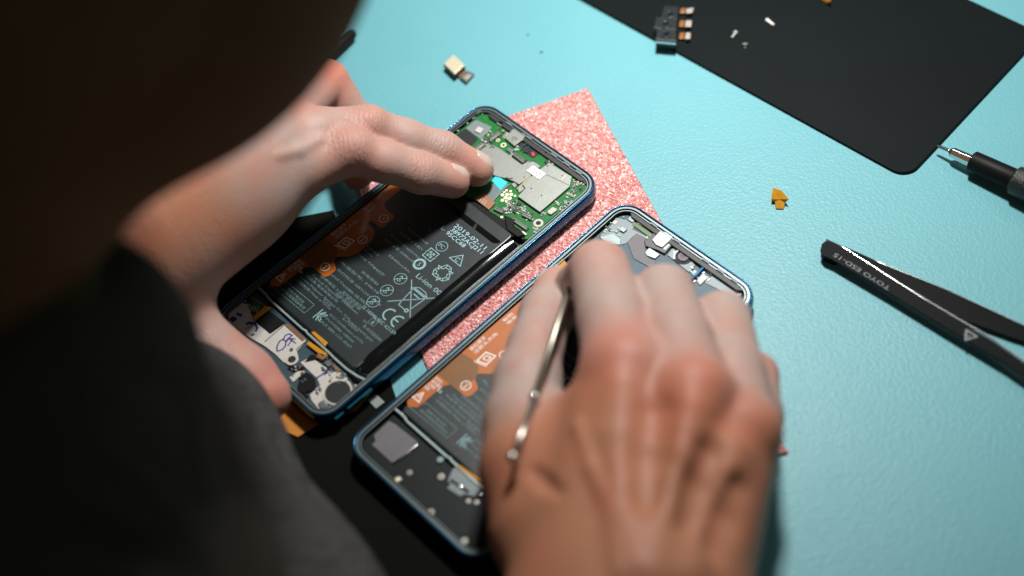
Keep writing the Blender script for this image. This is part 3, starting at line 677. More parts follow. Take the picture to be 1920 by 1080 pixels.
# ------------------------------------------------------------------ loose things on the table
# camera module with a pale gold back
def at(o_px, z=0): return W(*o_px, z)
def thing_poly(root, name, pts_px, z0, z1, m, bevel=.15, label=None):
    c = np.array(root.location)/MM
    q = [W(*p, z1) for p in pts_px]
    bm = bmesh.new(); prism(bm, [(v[0]-c[0], v[1]-c[1]) for v in q], z0-c[2], z1-c[2])
    o = finish(bm, name, m, root, bevel=bevel)
    if label: o['label'] = label
    return o
r = empty('camera_module', W(852, 128, 0), 'single camera module with pale gold square back, alone on the teal table', 'camera module')
thing_poly(r, 'housing', [(831.5, 121), (850.5, 103), (871.5, 123), (852.4, 141)], 0, 3.6, [mat('module_black', (.02, .02, .02), .4)], .2)
thing_poly(r, 'back_plate', [(832.5, 119.5), (850.5, 102), (870.7, 121.4), (852.4, 138.5)], 3.62, 3.85, [mat('pale_gold', (.80, .74, .52), .35, .5)], .1)
thing_poly(r, 'flex_cable', [(857, 141), (869, 129), (876, 134), (865, 147)], .4, 1.2, [brownc])
thing_poly(r, 'connector', [(862, 145), (875, 132), (889, 138), (874, 155)], .2, 1.6, [mat('connector_grey', (.10, .10, .09), .4)])
thing_poly(r, 'connector_top', [(867, 145), (877, 137), (884, 141), (873, 150)], 1.5, 1.9, [mat('contact_grey', (.35, .33, .28), .4, .4)])
# triple camera block on the black mat
r = empty('triple_camera_module', W(1250, 90, 1.5), 'block of three camera lenses with three flex connectors on the edge of the black mat', 'camera module')
for k, pts in enumerate(([(1229, 73), (1268, 77), (1268, 55), (1232, 52)], [(1225, 52), (1268, 56), (1270, 34), (1230, 31)], [(1239, 33), (1270, 35), (1273, 12), (1245, 10)])):
    thing_poly(r, 'camera_body', pts, 1.5, 6.8-1.2*k*.6, [mat('camera_black', (.010, .012, .014), .35)], .3)
    c = np.mean([W(*p, 7) for p in pts], axis=0)-np.array(r.location)/MM
    bm = bmesh.new(); hh = 5.4-1.2*k*.6
    ringb(bm, c[0], c[1], 1.5, 2.5, hh-.5, hh+.5, 0); prism(bm, disc(c[0], c[1], 1.5), hh-.5, hh+.2, 1)
    finish(bm, 'lens', [mat('lens_barrel', (.02, .03, .035), .25), glass], r, bevel=.1)
thing_poly(r, 'metal_edge', [(1229, 77.5), (1267, 81), (1268, 77.5), (1230, 73.5)], 5.6, 6.7, [chrome], .05)
for pts in ([(1275, 74), (1296, 74), (1297, 59), (1277, 59)], [(1275, 51), (1298, 52), (1299, 36), (1277, 36)], [(1277, 26), (1300, 25), (1303, 12), (1278, 14)]):
    f = thing_poly(r, 'flex_cable', [(pts[0][0]-2, pts[0][1]-2), (pts[0][0]+7, pts[1][1]-2), (pts[3][0]+7, pts[2][1]+2), (pts[3][0]-2, pts[3][1]+2)], 2.4, 3.0, [mat('copper_flex', (.30, .12, .03), .35, .3, var=.3)])
    thing_poly(r, 'connector', [(pts[0][0]+9, pts[0][1]-2), (pts[1][0]-2, pts[1][1]-2), (pts[2][0]-2, pts[2][1]+2), (pts[3][0]+9, pts[3][1]+2)], 2.4, 4.0, [mat('connector_pale', (.40, .36, .32), .4, .3)])
# loose screws on the black mat
def rod_thing(name, a, b, r0, r1, m, label, cat, group=None, head=None):
    a = np.array(a); b = np.array(b)
    bm = bmesh.new(); c = a
    tube(bm, [a-c, a-c+(b-a)*.3, a-c+(b-a)*.32, b-c], [r1, r1, r0, r0*.8], 14)
    o = finish(bm, name, m, smooth=False, bevel=.05); o.location = Vector(c)*MM
    return tag(o, label, cat, group)
rod_thing('screw', W(1380, 60, 2.2), W(1372, 71, 2.2), .6, 1.0, [mat('bright_screw', (.6, .6, .58), .3, .4)], 'tiny screw lying on the black mat, left one beside its upright twin', 'screw')
rod_thing('screw', W(1397, 81, 3.2), W(1397, 90, 1.6), .7, 1.15, [mat('bright_screw', (.6, .6, .58), .3, .4)], 'tiny screw standing on its head on the black mat', 'screw')
rod_thing('metal_pin', W(1437, 37, 2.1), W(1451, 47, 2.1), .7, .85, [mat('white_metal', (.85, .85, .82), .3, .2)], 'bright slim metal pin on the black mat near its top edge', 'pin')
def curl(name, px_pts, z, label):
    c = np.mean([W(*p, z) for p in px_pts], axis=0); bm = bmesh.new()
    n = len(px_pts); vs = []
    for (x, y), dz in zip(px_pts, (.6, 2.6, 3.4, 1.2, .3, .4, 1.0, 2.2)):
        q = W(x, y, z+dz)-c; vs.append(q)
    top = [bm.verts.new((q[0]*MM, q[1]*MM, (q[2]+.15)*MM)) for q in vs]; bot = [bm.verts.new((q[0]*MM, q[1]*MM, q[2]*MM)) for q in vs]
    cc = np.mean(vs, axis=0); ct = bm.verts.new((cc[0]*MM, cc[1]*MM, (cc[2]+.5)*MM)); cb = bm.verts.new((cc[0]*MM, cc[1]*MM, (cc[2]+.3)*MM))
    for i in range(n):
        j = (i+1) % n; bm.faces.new((top[i], top[j], ct)); bm.faces.new((bot[j], bot[i], cb)); bm.faces.new((bot[i], bot[j], top[j], top[i]))
    o = finish(bm, name, [mat('amber_tape', (.42, .20, .012), .22, 0, coat=.6, var=.75, vscale=150)]); o.location = Vector(c)*MM
    return tag(o, label, 'tape')
curl('amber_tape_scrap', [(1449, 352), (1466, 358), (1479, 374), (1472, 380), (1469, 392), (1455, 391), (1453, 379), (1446, 374)], .1, 'curled scrap of amber tape alone on the teal table')
curl('amber_tape_scrap', [(1541, -4), (1556, -3), (1558, 2), (1552, 6), (1546, 4), (1542, 1)], 1.6, 'yellow tape scrap at the top edge of the black mat')
# dark tool behind the left hand
r = empty('dark_pen', W(650, 75, 3), 'dark slim tool peeping out behind the blurred head, beyond the left hand', 'tool')
bm = bmesh.new(); a = W(662, 60, 4)-W(650, 75, 3); b = W(560, 150, 4)-W(650, 75, 3); m1 = a*.5+b*.5
tube(bm, [a, a*.96+b*.04, a*.7+b*.3, b], [2.0, 2.6, 2.7, 2.8], 16)
finish(bm, 'barrel', [matte], r, smooth=True)
bm = bmesh.new(); tube(bm, [a*.62+b*.38+np.array([0, 0, 1.2]), a*.3+b*.7+np.array([0, 0, 1.2])], [2.4, 2.4], 12); finish(bm, 'grip_ring', [bumper], r, smooth=True)

# tweezers
r = empty('tweezers', W(1560, 475, 3), 'black coated tweezers with bright edges lying open on the teal table', 'tweezers')
steelcoat = mat('esd_coating', (.004, .005, .0055), .5, spec=.07)
arm1 = [(1541, 457), (1549, 451), (1562, 456), (1583, 467), (1639, 504), (1722, 557), (1796, 601), (1861, 638), (1920, 680), (2010, 745), (2120, 835), (2118, 842), (2000, 762), (1920, 706), (1884, 681), (1824, 645), (1750, 600), (1662, 546), (1560, 486), (1544, 479), (1538, 470)]
a1 = thing_poly(r, 'arm', arm1, 4.4, 5.2, [steelcoat], .12)
arm2 = [(1549, 449), (1580, 463), (1657, 497), (1778, 545.6), (1852, 580), (1920, 611), (2030, 690), (2120, 830), (2110, 834), (2000, 725), (1920, 640), (1898, 633), (1824, 606), (1787, 592), (1731, 566), (1650, 516), (1580, 472)]
thing_poly(r, 'arm', arm2, 1.6, 2.4, [steelcoat], .12)
def edge_wire(root, pts_px, z, rad, m, name):
    c = np.array(root.location)/MM; bm = bmesh.new()
    tube(bm, [W(*p, z)-c for p in pts_px], [rad]*len(pts_px), 8); return finish(bm, name, m, root, smooth=True)
edge_wire(r, [(1549, 449.5), (1583, 465), (1639, 501), (1722, 554), (1796, 598), (1861, 635), (1920, 677), (2010, 742)], 5.0, .38, [chrome], 'bright_edge')
edge_wire(r, [(1583, 463), (1657, 496), (1778, 544.6), (1852, 579), (1920, 610), (2000, 660)], 2.6, .28, [chrome], 'bright_edge')
def tw_text():
    bm = bmesh.new(); c = np.array(r.location)/MM; z = 5.26
    a = W(1667, 543, z); b = W(1563, 478, z); d = b-a; rot = math.atan2(d[1], d[0])
    n = np.array([math.cos(rot+math.pi/2), math.sin(rot+math.pi/2), 0])
    q = a-c-n*1.3
    text(bm, 'TOYO ESD-15', q[0], q[1], 1.9, z-c[2], 0, rot=rot, width=float(np.linalg.norm(d)))
    finish(bm, 'engraved_writing', [mat('grey_engraving', (.13, .165, .17), .5)], a1); bm = bmesh.new()
    t = W(1818, 629, z)-c; k = .85
    tri = [(t[0]+3.0*k*math.cos(rot+x), t[1]+3.0*k*math.sin(rot+x)) for x in (math.pi/2, math.pi*7/6, -math.pi/6)]
    stroke(bm, tri+[tri[0]], .8, z-c[2]); 
    stroke(bm, [(t[0]-1.6, t[1]+.8), (t[0]+.6, t[1]-1.2)], .5, z-c[2])
    finish(bm, 'antistatic_mark', [mat('grey_engraving', (.13, .165, .17), .5)], a1)
tw_text()

# the closed end joins both arms
thing_poly(r, 'hinge_end', [(1542, 457), (1550, 452), (1572, 462), (1570, 486), (1560, 484), (1545, 477), (1540, 468)], .1, 4.4, [steelcoat], .1)
# screwdriver
r = empty('precision_screwdriver', W(1800, 290, 6), 'black precision screwdriver with steel bit at the right edge of the photo', 'screwdriver')
ax0 = W(1755, 273, 2.8); ax1 = W(1920, 345, 7.5); dirv = (ax1-ax0)/np.linalg.norm(ax1-ax0); c = np.array(r.location)/MM
def along(x, y, z): 
    return W(x, y, z)-c
pA = along(1755, 272, 4.6); pE = along(1915, 343, 7.2); D = pE-pA
Lt = np.linalg.norm(D); D = D/Lt; s = lambda t: pA+D*t
tl = lambda x: (x-1755)/(1915-1755)*Lt
bm = bmesh.new(); tube(bm, [s(0), s(tl(1760)), s(tl(1779)), s(tl(1783))], [.35, .65, .8, 1.0], 16); finish(bm, 'tip', [chrome], r, smooth=True)
bm = bmesh.new(); tube(bm, [s(tl(1782)), s(tl(1787)), s(tl(1824)), s(tl(1830))], [1.3, 2.1, 2.3, 2.3], 6); finish(bm, 'bit', [chrome], r, bevel=.1)
bm = bmesh.new(); tube(bm, [s(tl(1823)), s(tl(1825)), s(tl(1900)), s(tl(1903))], [3.6, 4.3, 4.4, 4.2], 40); finish(bm, 'barrel', [matte], r, smooth=True, bevel=.2)
bm = bmesh.new(); tube(bm, [s(tl(1900)), s(tl(1904)), s(tl(1930)), s(tl(1960)), s(tl(2150))], [4.6, 5.9, 6.1, 5.2, 5.2], 40); finish(bm, 'handle', [mat('knurled_black', (.015, .016, .016), .35, bump=(1800, .6, .0006))], r, smooth=True, bevel=.2)
# crumbs on the table
for k, (x, y, w_) in enumerate(((990, 65, .5), (1015, 98, .7), (1640, 180, .3))):
    q = W(x, y, .2); bm = bmesh.new(); prism(bm, [(w_*math.cos(a)*(1+.3*math.sin(2*a)), w_*.5*math.sin(a)) for a in [i*math.pi/4 for i in range(8)]], 0, .3)
    o = finish(bm, 'dust_crumb', [matte]); o.location = Vector(q)*MM; o.location.z = .0001 if k < 2 else .0016
    tag(o, ('dark speck on the teal table, the farther of two', 'dark speck on the teal table, the nearer of two', 'tiny crumb lying on the black mat')[k], 'crumb')
# ------------------------------------------------------------------ the technician: one body surface grown from tapered limbs
def J(x, y, z, r): return (W(x, y, z), r)
def chain(js): return [(js[i][0], js[i+1][0], js[i][1], js[i+1][1]) for i in range(len(js)-1)]
def sd_cap(P, a, b, ra, rb):
    a = a.astype(np.float32); b = b.astype(np.float32); ab = b-a; L2 = float(ab@ab)+1e-6
    t = np.clip(((P-a)@ab)/L2, 0, 1)
    d = P-a-t[..., None]*ab
    return np.sqrt((d*d).sum(-1))-(ra+(rb-ra)*t)
def smin(a, b, k):
    h = np.maximum(k-np.abs(a-b), 0)/k
    return np.minimum(a, b)-h*h*k*.25
def sdf(P, groups):
    """groups: (capsules, k inside the group, k to the rest); negative capsules dig a crease"""
    P = P.astype(np.float32); out = None
    for caps, ki, ko in groups:
        g = None
        for a, b, ra, rb in caps:
            d = sd_cap(P, a, b, ra, rb); g = d if g is None else smin(g, d, ki)
        if ko < 0: out = -smin(-out, g, -ko)
        else: out = g if out is None else smin(out, g, ko)
    return out
def nets(groups, h, pad=5., clip=None):
    pts = np.array([p for caps, _, ko in groups if ko > 0 for c in caps for p in (c[0]-max(c[2:]), c[0]+max(c[2:]), c[1]-max(c[2:]), c[1]+max(c[2:]))])
    lo = pts.min(0)-pad; hi = pts.max(0)+pad
    n = np.ceil((hi-lo)/h).astype(int)+1
    ax = [lo[i]+h*np.arange(n[i]) for i in range(3)]
    f = np.empty(n, np.float32)
    for i0 in range(0, n[0], 24):
        X, Y, Z = np.meshgrid(ax[0][i0:i0+24], ax[1], ax[2], indexing='ij')
        f[i0:i0+24] = sdf(np.stack([X, Y, Z], -1), groups)
    s = f < 0
    c = [(x, y, z) for x in (0, 1) for y in (0, 1) for z in (0, 1)]
    sl = lambda a, o: a[o[0]:n[0]-1+o[0], o[1]:n[1]-1+o[1], o[2]:n[2]-1+o[2]]
    cnt = sum(sl(s, o).astype(np.int8) for o in c); act = (cnt > 0) & (cnt < 8)
    idx = -np.ones(act.shape, np.int64); ijk = np.argwhere(act); idx[act] = np.arange(len(ijk))
    acc = np.zeros((len(ijk), 3)); w = np.zeros(len(ijk))
    for o in c:
        for a in range(3):
            if o[a]: continue
            q = list(o); q[a] = 1
            A = f[tuple((ijk+np.array(o)).T)]; B = f[tuple((ijk+np.array(q)).T)]
            m = (A < 0) != (B < 0); t = np.where(m, A/np.where(m, A-B, 1), 0)
            p = np.tile(np.array(o, float), (len(ijk), 1)); p[:, a] = t
            acc += p*m[:, None]; w += m
    V = lo+h*(ijk+acc/w[:, None])
    F = []
    for a in range(3):
        b, d = (a+1) % 3, (a+2) % 3
        m = s.take(range(n[a]-1), a) != s.take(range(1, n[a]), a)
        e = np.argwhere(m); e = e[(e[:, b] > 0) & (e[:, d] > 0) & (e[:, b] < n[b]-1) & (e[:, d] < n[d]-1)]
        def g(db, dd):
            q = e.copy(); q[:, b] -= db; q[:, d] -= dd; return idx[tuple(q.T)]
        quad = np.stack([g(1, 1), g(0, 1), g(0, 0), g(1, 0)], 1)
        inside = s[tuple(e.T)]
        quad[~inside] = quad[~inside][:, ::-1]; F.append(quad)
    return V, np.concatenate(F)
def mesh_from(name, V, F, m, parent=None, attrs=None):
    me = bpy.data.meshes.new(name)
    me.vertices.add(len(V)); me.vertices.foreach_set('co', (V*MM).astype(np.float32).ravel())
    me.loops.add(F.size); me.loops.foreach_set('vertex_index', F.astype(np.int32).ravel())
    me.polygons.add(len(F)); me.polygons.foreach_set('loop_start', np.arange(0, F.size, 4, dtype=np.int32))
    me.update(calc_edges=True); me.validate()
    me.polygons.foreach_set('use_smooth', np.ones(len(F), bool))
    for k, a in (attrs or {}).items():
        at_ = me.attributes.new(k, 'FLOAT', 'POINT'); at_.data.foreach_set('value', a.astype(np.float32))
    me.materials.append(m)
    o = bpy.data.objects.new(name, me); COL.objects.link(o); o.parent = parent
    return o

up = np.array([0, -.25, .97])
# ---- left hand: two fingers pressing on the board, thumb along the lower end of the phone
LI = [J(470, 350, 50, 14.5), J(565, 314, 50, 10.6), J(655, 285, 48, 9.4), J(720, 303, 41, 8.0), J(788, 325, 31.5, 7.8), J(849, 340, 20.5, 7.0)]
LM = [J(500, 288, 54, 14), J(590, 255, 52, 10.8), J(688, 241, 45, 9.3), J(760, 262, 36.5, 8.1), J(828, 283, 27, 7.9), J(894, 318, 16.3, 7.1)]
LR = [J(515, 225, 52, 13), J(560, 190, 48, 10.5), J(612, 155, 41, 9.7), J(666, 232, 24, 8.6), J(668, 322, 15, 7.6)]
LP_ = [J(490, 180, 46, 12), J(545, 165, 36, 9), J(600, 180, 24, 8), J(625, 255, 14, 7)]
LT = [J(232, 475, 58, 19), J(292, 565, 44, 15), J(345, 620, 35, 12.5), J(402, 668, 28, 11.3), J(456, 706, 23.5, 10.9), J(496, 742, 20.5, 9.9)]
PALM = [(W(215, 500, 64), LI[0][0], 20, 14.5), (W(225, 450, 70), LM[0][0], 20, 14), (W(235, 400, 72), LR[0][0], 19, 13), (W(250, 360, 66), LP_[0][0], 17, 12),
        (W(240, 490, 56), W(430, 385, 48), 17, 12), (W(260, 430, 55), W(450, 300, 40), 20, 16)]
ARML = [(W(60, 570, 78), W(230, 460, 68), 28, 24), (W(-250, 780, 100), W(60, 570, 78), 40, 28)]
tend = lambda a, b, ra, rb: (a, b, ra, rb)
VEINS = [(W(330, 405, 72)+up*10, LI[0][0]+up*11.0, 3.2, 4.2), (W(350, 350, 78)+up*10, LM[0][0]+up*11, 3.2, 4.0)]
CREASE_L = [(W(345, 500, 60), W(420, 455, 52), 2.0, 1.0)]
left = [(PALM, 26, 14), (ARML, 20, 16), (chain(LT), 6, 11), (chain(LI[:3]), 4, 6), (chain(LM[:3]), 4, 3.5), (chain(LR[:3]), 3, 3), (chain(LP_), 3, 3), (chain(LI[2:]), 3, 1.2), (chain(LM[2:]), 3, 1.0), (chain(LR[2:]), 3, 1.0)]
# knuckle pads
left.append(([(LI[2][0]+up*3.2, LI[2][0]+up*3.2+np.array([2., 0, 0]), 7.6, 7.4)], 2, 3.5))
left.append(([(LM[2][0]+up*3.0, LM[2][0]+up*3.0+np.array([2., 0, 0]), 7.4, 7.2)], 2, 2.5))
# ---- right hand: holding the probe between thumb and forefinger
RI = [J(1170, 700, 66, 13.5), J(1148, 600, 60, 11.6), J(1124, 508, 50, 11.0), J(1092, 535, 32, 9.0), J(1070, 540, 20, 7.8)]
RM = [J(1296, 745, 68, 13.2), J(1270, 640, 61, 11.4), J(1245, 553, 50, 10.8), J(1205, 590, 28, 8.8), J(1170, 600, 16, 7.8)]
RR = [J(1388, 812, 60, 12.2), J(1372, 700, 54, 10.8), J(1354, 600, 44, 10.2), J(1318, 640, 24, 8.4), J(1282, 650, 14, 7.4)]
RP = [J(1386, 872, 46, 10.6), J(1414, 780, 41, 9.3), J(1414, 705, 33, 8.5), J(1392, 720, 20, 7.6), J(1360, 725, 12, 6.8)]
RT = [J(1030, 985, 46, 20), J(1000, 880, 47, 16), J(984, 795, 45, 13.0), J(988, 720, 42, 11.0), J(1004, 652, 38, 10.2), J(1025, 590, 28, 9.6), J(1042, 538, 19, 8.0)]
RPALM = [(W(1075, 1150, 54), RI[0][0], 22, 13.5), (W(1165, 1170, 58), RM[0][0], 22, 13), (W(1255, 1170, 53), RR[0][0], 21, 12.5), (W(1285, 1140, 44), RP[0][0], 17, 11),
         (W(1080, 1060, 46), W(1120, 800, 50), 20, 15), (W(1200, 1080, 42), W(1290, 850, 42), 23, 17), (RT[1][0], W(1120, 790, 58), 13, 9)]
RARM = [(W(1185, 1330, 54), W(1180, 1180, 54), 27, 27), (W(1230, 1750, 66), W(1185, 1330, 54), 42, 27)]
right = [(RPALM, 9, 10), (RARM, 20, 16), (chain(RT[:5]), 6, 9), (chain(RI[:3]), 3, 5), (chain(RM[:3]), 3, 3), (chain(RR[:3]), 3, 3), (chain(RP[:3]), 3, 7), (chain(RT[4:]), 4, 1), (chain(RI[2:]), 3, 1), (chain(RM[2:]), 3, 1), (chain(RR[2:]), 3, 1), (chain(RP[2:]), 3, 1)]
right.append(([(RI[0][0]+up*4.6, RI[0][0]+up*4.6+np.array([2., 0, 0]), 9, 9), (RM[0][0]+up*5.2, RM[0][0]+up*5.2+np.array([2., 0, 0]), 9, 9), (RR[0][0]+up*4, RR[0][0]+up*4+np.array([2., 0, 0]), 8.4, 8.4)], 2, 6))
def surf(x, y, groups):
    d = _F+_R*(x-960)/FPX-_U*(y-540)/FPX; n = d/np.linalg.norm(d); p = _C+n*250
    for _ in range(90): p = p+n*max(-.5, min(12, float(sdf(p[None], groups)[0])))*.85
    return p, -n
def ridge(px_pts, rad, out, groups):
    P_ = []
    for x, y in px_pts:
        p, n = surf(x, y, groups); P_.append(p+n*out)
    return [(P_[i], P_[i+1], rad[i], rad[i+1]) for i in range(len(P_)-1)]
RB = [(g[0], g[1], abs(g[2])) for g in right]; LB = [(g[0], g[1], abs(g[2])) for g in left]
right += [(ridge([(1168, 735), (1160, 820), (1168, 930), (1190, 1060)], [3.4, 2.8, 2.6, 2.2], -2.9, RB), 3, 9), (ridge([(1300, 775), (1272, 860), (1245, 960), (1228, 1075)], [3.4, 2.8, 2.6, 2.2], -2.8, RB), 3, 9),
          (ridge([(1372, 850), (1338, 930), (1310, 1010), (1290, 1075)], [3.0, 2.6, 2.4, 2.0], -2.5, RB), 3, 9),
          (ridge([(1085, 800), (1110, 880), (1150, 960), (1160, 1075)], [1.4, 1.5, 1.5, 1.4], -1.0, RB), 2, 3), (ridge([(1215, 830), (1210, 920), (1168, 990)], [1.2, 1.4, 1.2], -1.0, RB), 2, 3),
          (ridge([(1232, 770), (1222, 850), (1215, 930)], [2.0, 3.0, 2.0], 2.9, RB), 3, -8), (ridge([(1332, 850), (1318, 910), (1296, 980)], [1.2, 2.8, 2.2], 2.6, RB), 3, -8), (ridge([(1384, 915), (1364, 965), (1342, 1020)], [1.0, 2.4, 2.0], 2.3, RB), 3, -8),
          (ridge([(1000, 885), (1022, 905), (1046, 922)], [1.4, 1.8, 1.0], .7, RB), 2, -3)]
left += [(ridge([(600, 262), (560, 282), (520, 292)], [1.1, 1.2, .9], -.9, LB), 2, 3)]
# ---- head, neck, shoulders, arms under the clothes
Hc = WD(-45, -295, 333)
fv = np.array([.37, .17, -.91]); fv /= np.linalg.norm(fv)
cv = np.array([.90, .40, .40]); cv -= fv*(cv@fv); cv /= np.linalg.norm(cv); sv = np.cross(fv, cv)
hp = lambda f_, c_, s_: Hc+fv*f_+cv*c_+sv*s_
HEAD = [(hp(-16, 2, 0), hp(18, 2, 0), 84, 78), (hp(30, -40, 0), hp(50, -62, 0), 46, 30), (hp(10, -30, 22), hp(46, -62, 12), 38, 24), (hp(10, -30, -22), hp(46, -62, -12), 38, 24)]
FACE = [(hp(84, -8, 0), hp(100, -34, 0), 6, 10), (hp(82, 8, 20), hp(82, 8, -20), 12, 12), (hp(84, -50, 10), hp(84, -50, -10), 8, 8), (hp(78, -30, 26), hp(66, -30, 34), 16, 14), (hp(78, -30, -26), hp(66, -30, -34), 16, 14), (hp(74, -74, 0), hp(66, -80, 0), 14, 14)]
EYES = [(hp(90, -10, 26), hp(86, -10, 34), 8, 8), (hp(90, -10, -26), hp(86, -10, -34), 8, 8)]
EARS = [(hp(-8, 6, s*66), hp(-16, -6, s*72), 10, 12) for s in (1, -1)]+[(hp(-14, -18, s*70), hp(-8, -30, s*66), 9, 6) for s in (1, -1)]
NB = hp(-30, -150, 0); SR = WD(-60, 900, 400); SL = WD(-700, -60, 470); EL = WD(-420, 900, 560); ER = WD(900, 1900, 420)
NECK = [(hp(-35, -40, 0), NB, 52, 56), (NB, (SR+SL)/2+np.array([0, -30., -60]), 60, 90)]
ARMS = [(SR, WD(500, 1500, 430), 50, 42), (WD(500, 1500, 430), W(1230, 1750, 66), 42, 40), (SL, W(-420, 880, 90), 50, 42), (W(-420, 880, 90), W(-250, 780, 100), 42, 38)]
torso = [(HEAD, 24, 20), (FACE, 8, 14), (EYES, 3, -6), (EARS, 4, 5), (NECK, 20, 24), (ARMS, 20, 24)]
parts = [nets(left, 1.05), nets(right, 1.15), nets(torso, 5.0)]
Vs, Fs, off = [], [], 0
for V, F in parts: Vs.append(V); Fs.append(F+off); off += len(V)
BV = np.concatenate(Vs); BF = np.concatenate(Fs)
def gauss(P, c, s): return np.exp(-((P-c)**2).sum(1)/(2*s*s))
red = np.zeros(len(BV)); pale = np.zeros(len(BV)); wm = np.zeros(len(BV)); ws = np.zeros(len(BV))
for c, s, a in ((RI[0], 13, .55), (RM[0], 12, .6), (RR[0], 11, .45), (RI[2], 9, .25), (LT[5], 13, .7), (LT[4], 12, .4), (LI[5], 8, .5), (LM[5], 8, .5), (LR[2], 10, .9), (LR[4], 9, .7), (LI[2], 9, .45), (LM[2], 9, .45), (LR[0], 14, .5), (RT[6], 8, .4), (RP[2], 9, .5)):
    red = np.maximum(red, a*gauss(BV, c[0]+up*c[1]*.5, s))
BVL = {True: 1, False: 0}
CHS = (LI, LM, LR, LT, RI, RM, RR, RP, RT)
for ch_ in CHS:
    for a, b, ra, rb in chain(ch_)[1 if ch_ is not RT and ch_ is not LT else 3:]: pale = np.maximum(pale, np.clip(1.25-np.maximum(sd_cap(BV.astype(np.float32), a, b, ra, rb), 0)/(40 if BVL[ch_[0][0][0] < -10] else 24), 0, 1))
pale = pale*pale*(3-2*pale)
for ch_, i in ((LI, 2), (LM, 2), (LI, 4), (LM, 4), (RI, 2), (RM, 2), (LT, 3)):
    c = ch_[i][0]; d = ch_[i+1][0]-ch_[i-1][0]; d /= np.linalg.norm(d)
    g = gauss(BV, c+up*5, 6.5 if i == 2 else 4.5); t = g > wm; ws[t] = ((BV-c)@d)[t]; wm = np.maximum(wm, g)
d = W(200, 480, 66)-W(430, 340, 60); d /= np.linalg.norm(d)
for cx_, cy_, s_, a_ in ((365, 395, 15, .9), (285, 440, 17, 1.0), (400, 650, 9, .6)):
    q_ = surf(cx_, cy_, left)[0]; g = a_*gauss(BV, q_, s_); t = g > wm; ws[t] = ((BV-q_)@d)[t]; wm = np.maximum(wm, g)

sk = mat('skin', (.5, .26, .18), .52, 0, spec=.35)
nt = sk.node_tree; b = nt.nodes['Principled BSDF']; tc = nt.nodes['Texture Coordinate']
N = nt.nodes.new; Lk = nt.links.new
def att(n):
    a = N('ShaderNodeAttribute'); a.attribute_name = n; return a.outputs['Fac']
def mixc(fac, A, B, ff=None):
    m = N('ShaderNodeMix'); m.data_type = 'RGBA'
    if isinstance(A, tuple): m.inputs[6].default_value = (*A, 1)
    else: Lk(A, m.inputs[6])
    if isinstance(B, tuple): m.inputs[7].default_value = (*B, 1)
    else: Lk(B, m.inputs[7])
    if isinstance(fac, float): m.inputs[0].default_value = fac
    else: Lk(fac, m.inputs[0])
    return m.outputs[2]
def mth(op, a, b=None, c=None):
    m = N('ShaderNodeMath'); m.operation = op
    for i, v in enumerate((a, b, c)):
        if v is None: continue
        if isinstance(v, (int, float)): m.inputs[i].default_value = v
        else: Lk(v, m.inputs[i])
    return m.outputs[0]
nz = N('ShaderNodeTexNoise'); nz.inputs['Scale'].default_value = 55; nz.inputs['Detail'].default_value = 7; nz.inputs['Roughness'].default_value = .62; Lk(tc.outputs['Object'], nz.inputs['Vector'])
nf = N('ShaderNodeTexNoise'); nf.inputs['Scale'].default_value = 420; nf.inputs['Detail'].default_value = 5; Lk(tc.outputs['Object'], nf.inputs['Vector'])
base = mixc(att('pale'), (.43, .190, .108), (.42, .32, .28))
base = mixc(att('redness'), base, (.58, .16, .10))
blot = N('ShaderNodeMapRange'); blot.inputs[1].default_value = .42; blot.inputs[2].default_value = .72; Lk(nz.outputs['Fac'], blot.inputs[0]); blot.inputs[4].default_value = .45
base = mixc(blot.outputs[0], base, (.52, .16, .10))
Lk(base, b.inputs['Base Color'])
b.inputs['Subsurface Weight'].default_value = .16; b.inputs['Subsurface Radius'].default_value = (1., .35, .2); b.inputs['Subsurface Scale'].default_value = .0028
# crease lines across the joints, pores everywhere
wv = mth('ADD', mth('MULTIPLY', att('fold_pos'), 1.7), mth('MULTIPLY', nf.outputs['Fac'], 7.0))
fold = mth('MULTIPLY', mth('POWER', mth('ABSOLUTE', mth('SINE', wv)), .5), att('fold_mask'))
vo = N('ShaderNodeTexVoronoi'); vo.inputs['Scale'].default_value = 950; Lk(tc.outputs['Object'], vo.inputs['Vector'])
hgt = mth('ADD', mth('MULTIPLY', fold, 2.0), mth('ADD', mth('MULTIPLY', vo.outputs['Distance'], .2), mth('MULTIPLY', nf.outputs['Fac'], .45)))
bp = N('ShaderNodeBump'); bp.inputs['Strength'].default_value = .34; bp.inputs['Distance'].default_value = .0006; Lk(hgt, bp.inputs['Height']); Lk(bp.outputs['Normal'], b.inputs['Normal'])
person = mesh_from('person', BV, BF, sk, None, {'redness': red, 'pale': pale, 'fold_mask': wm, 'fold_pos': ws})
tag(person, 'person in dark jacket and grey sleeve, hands on the phones, holding a metal probe', 'person')

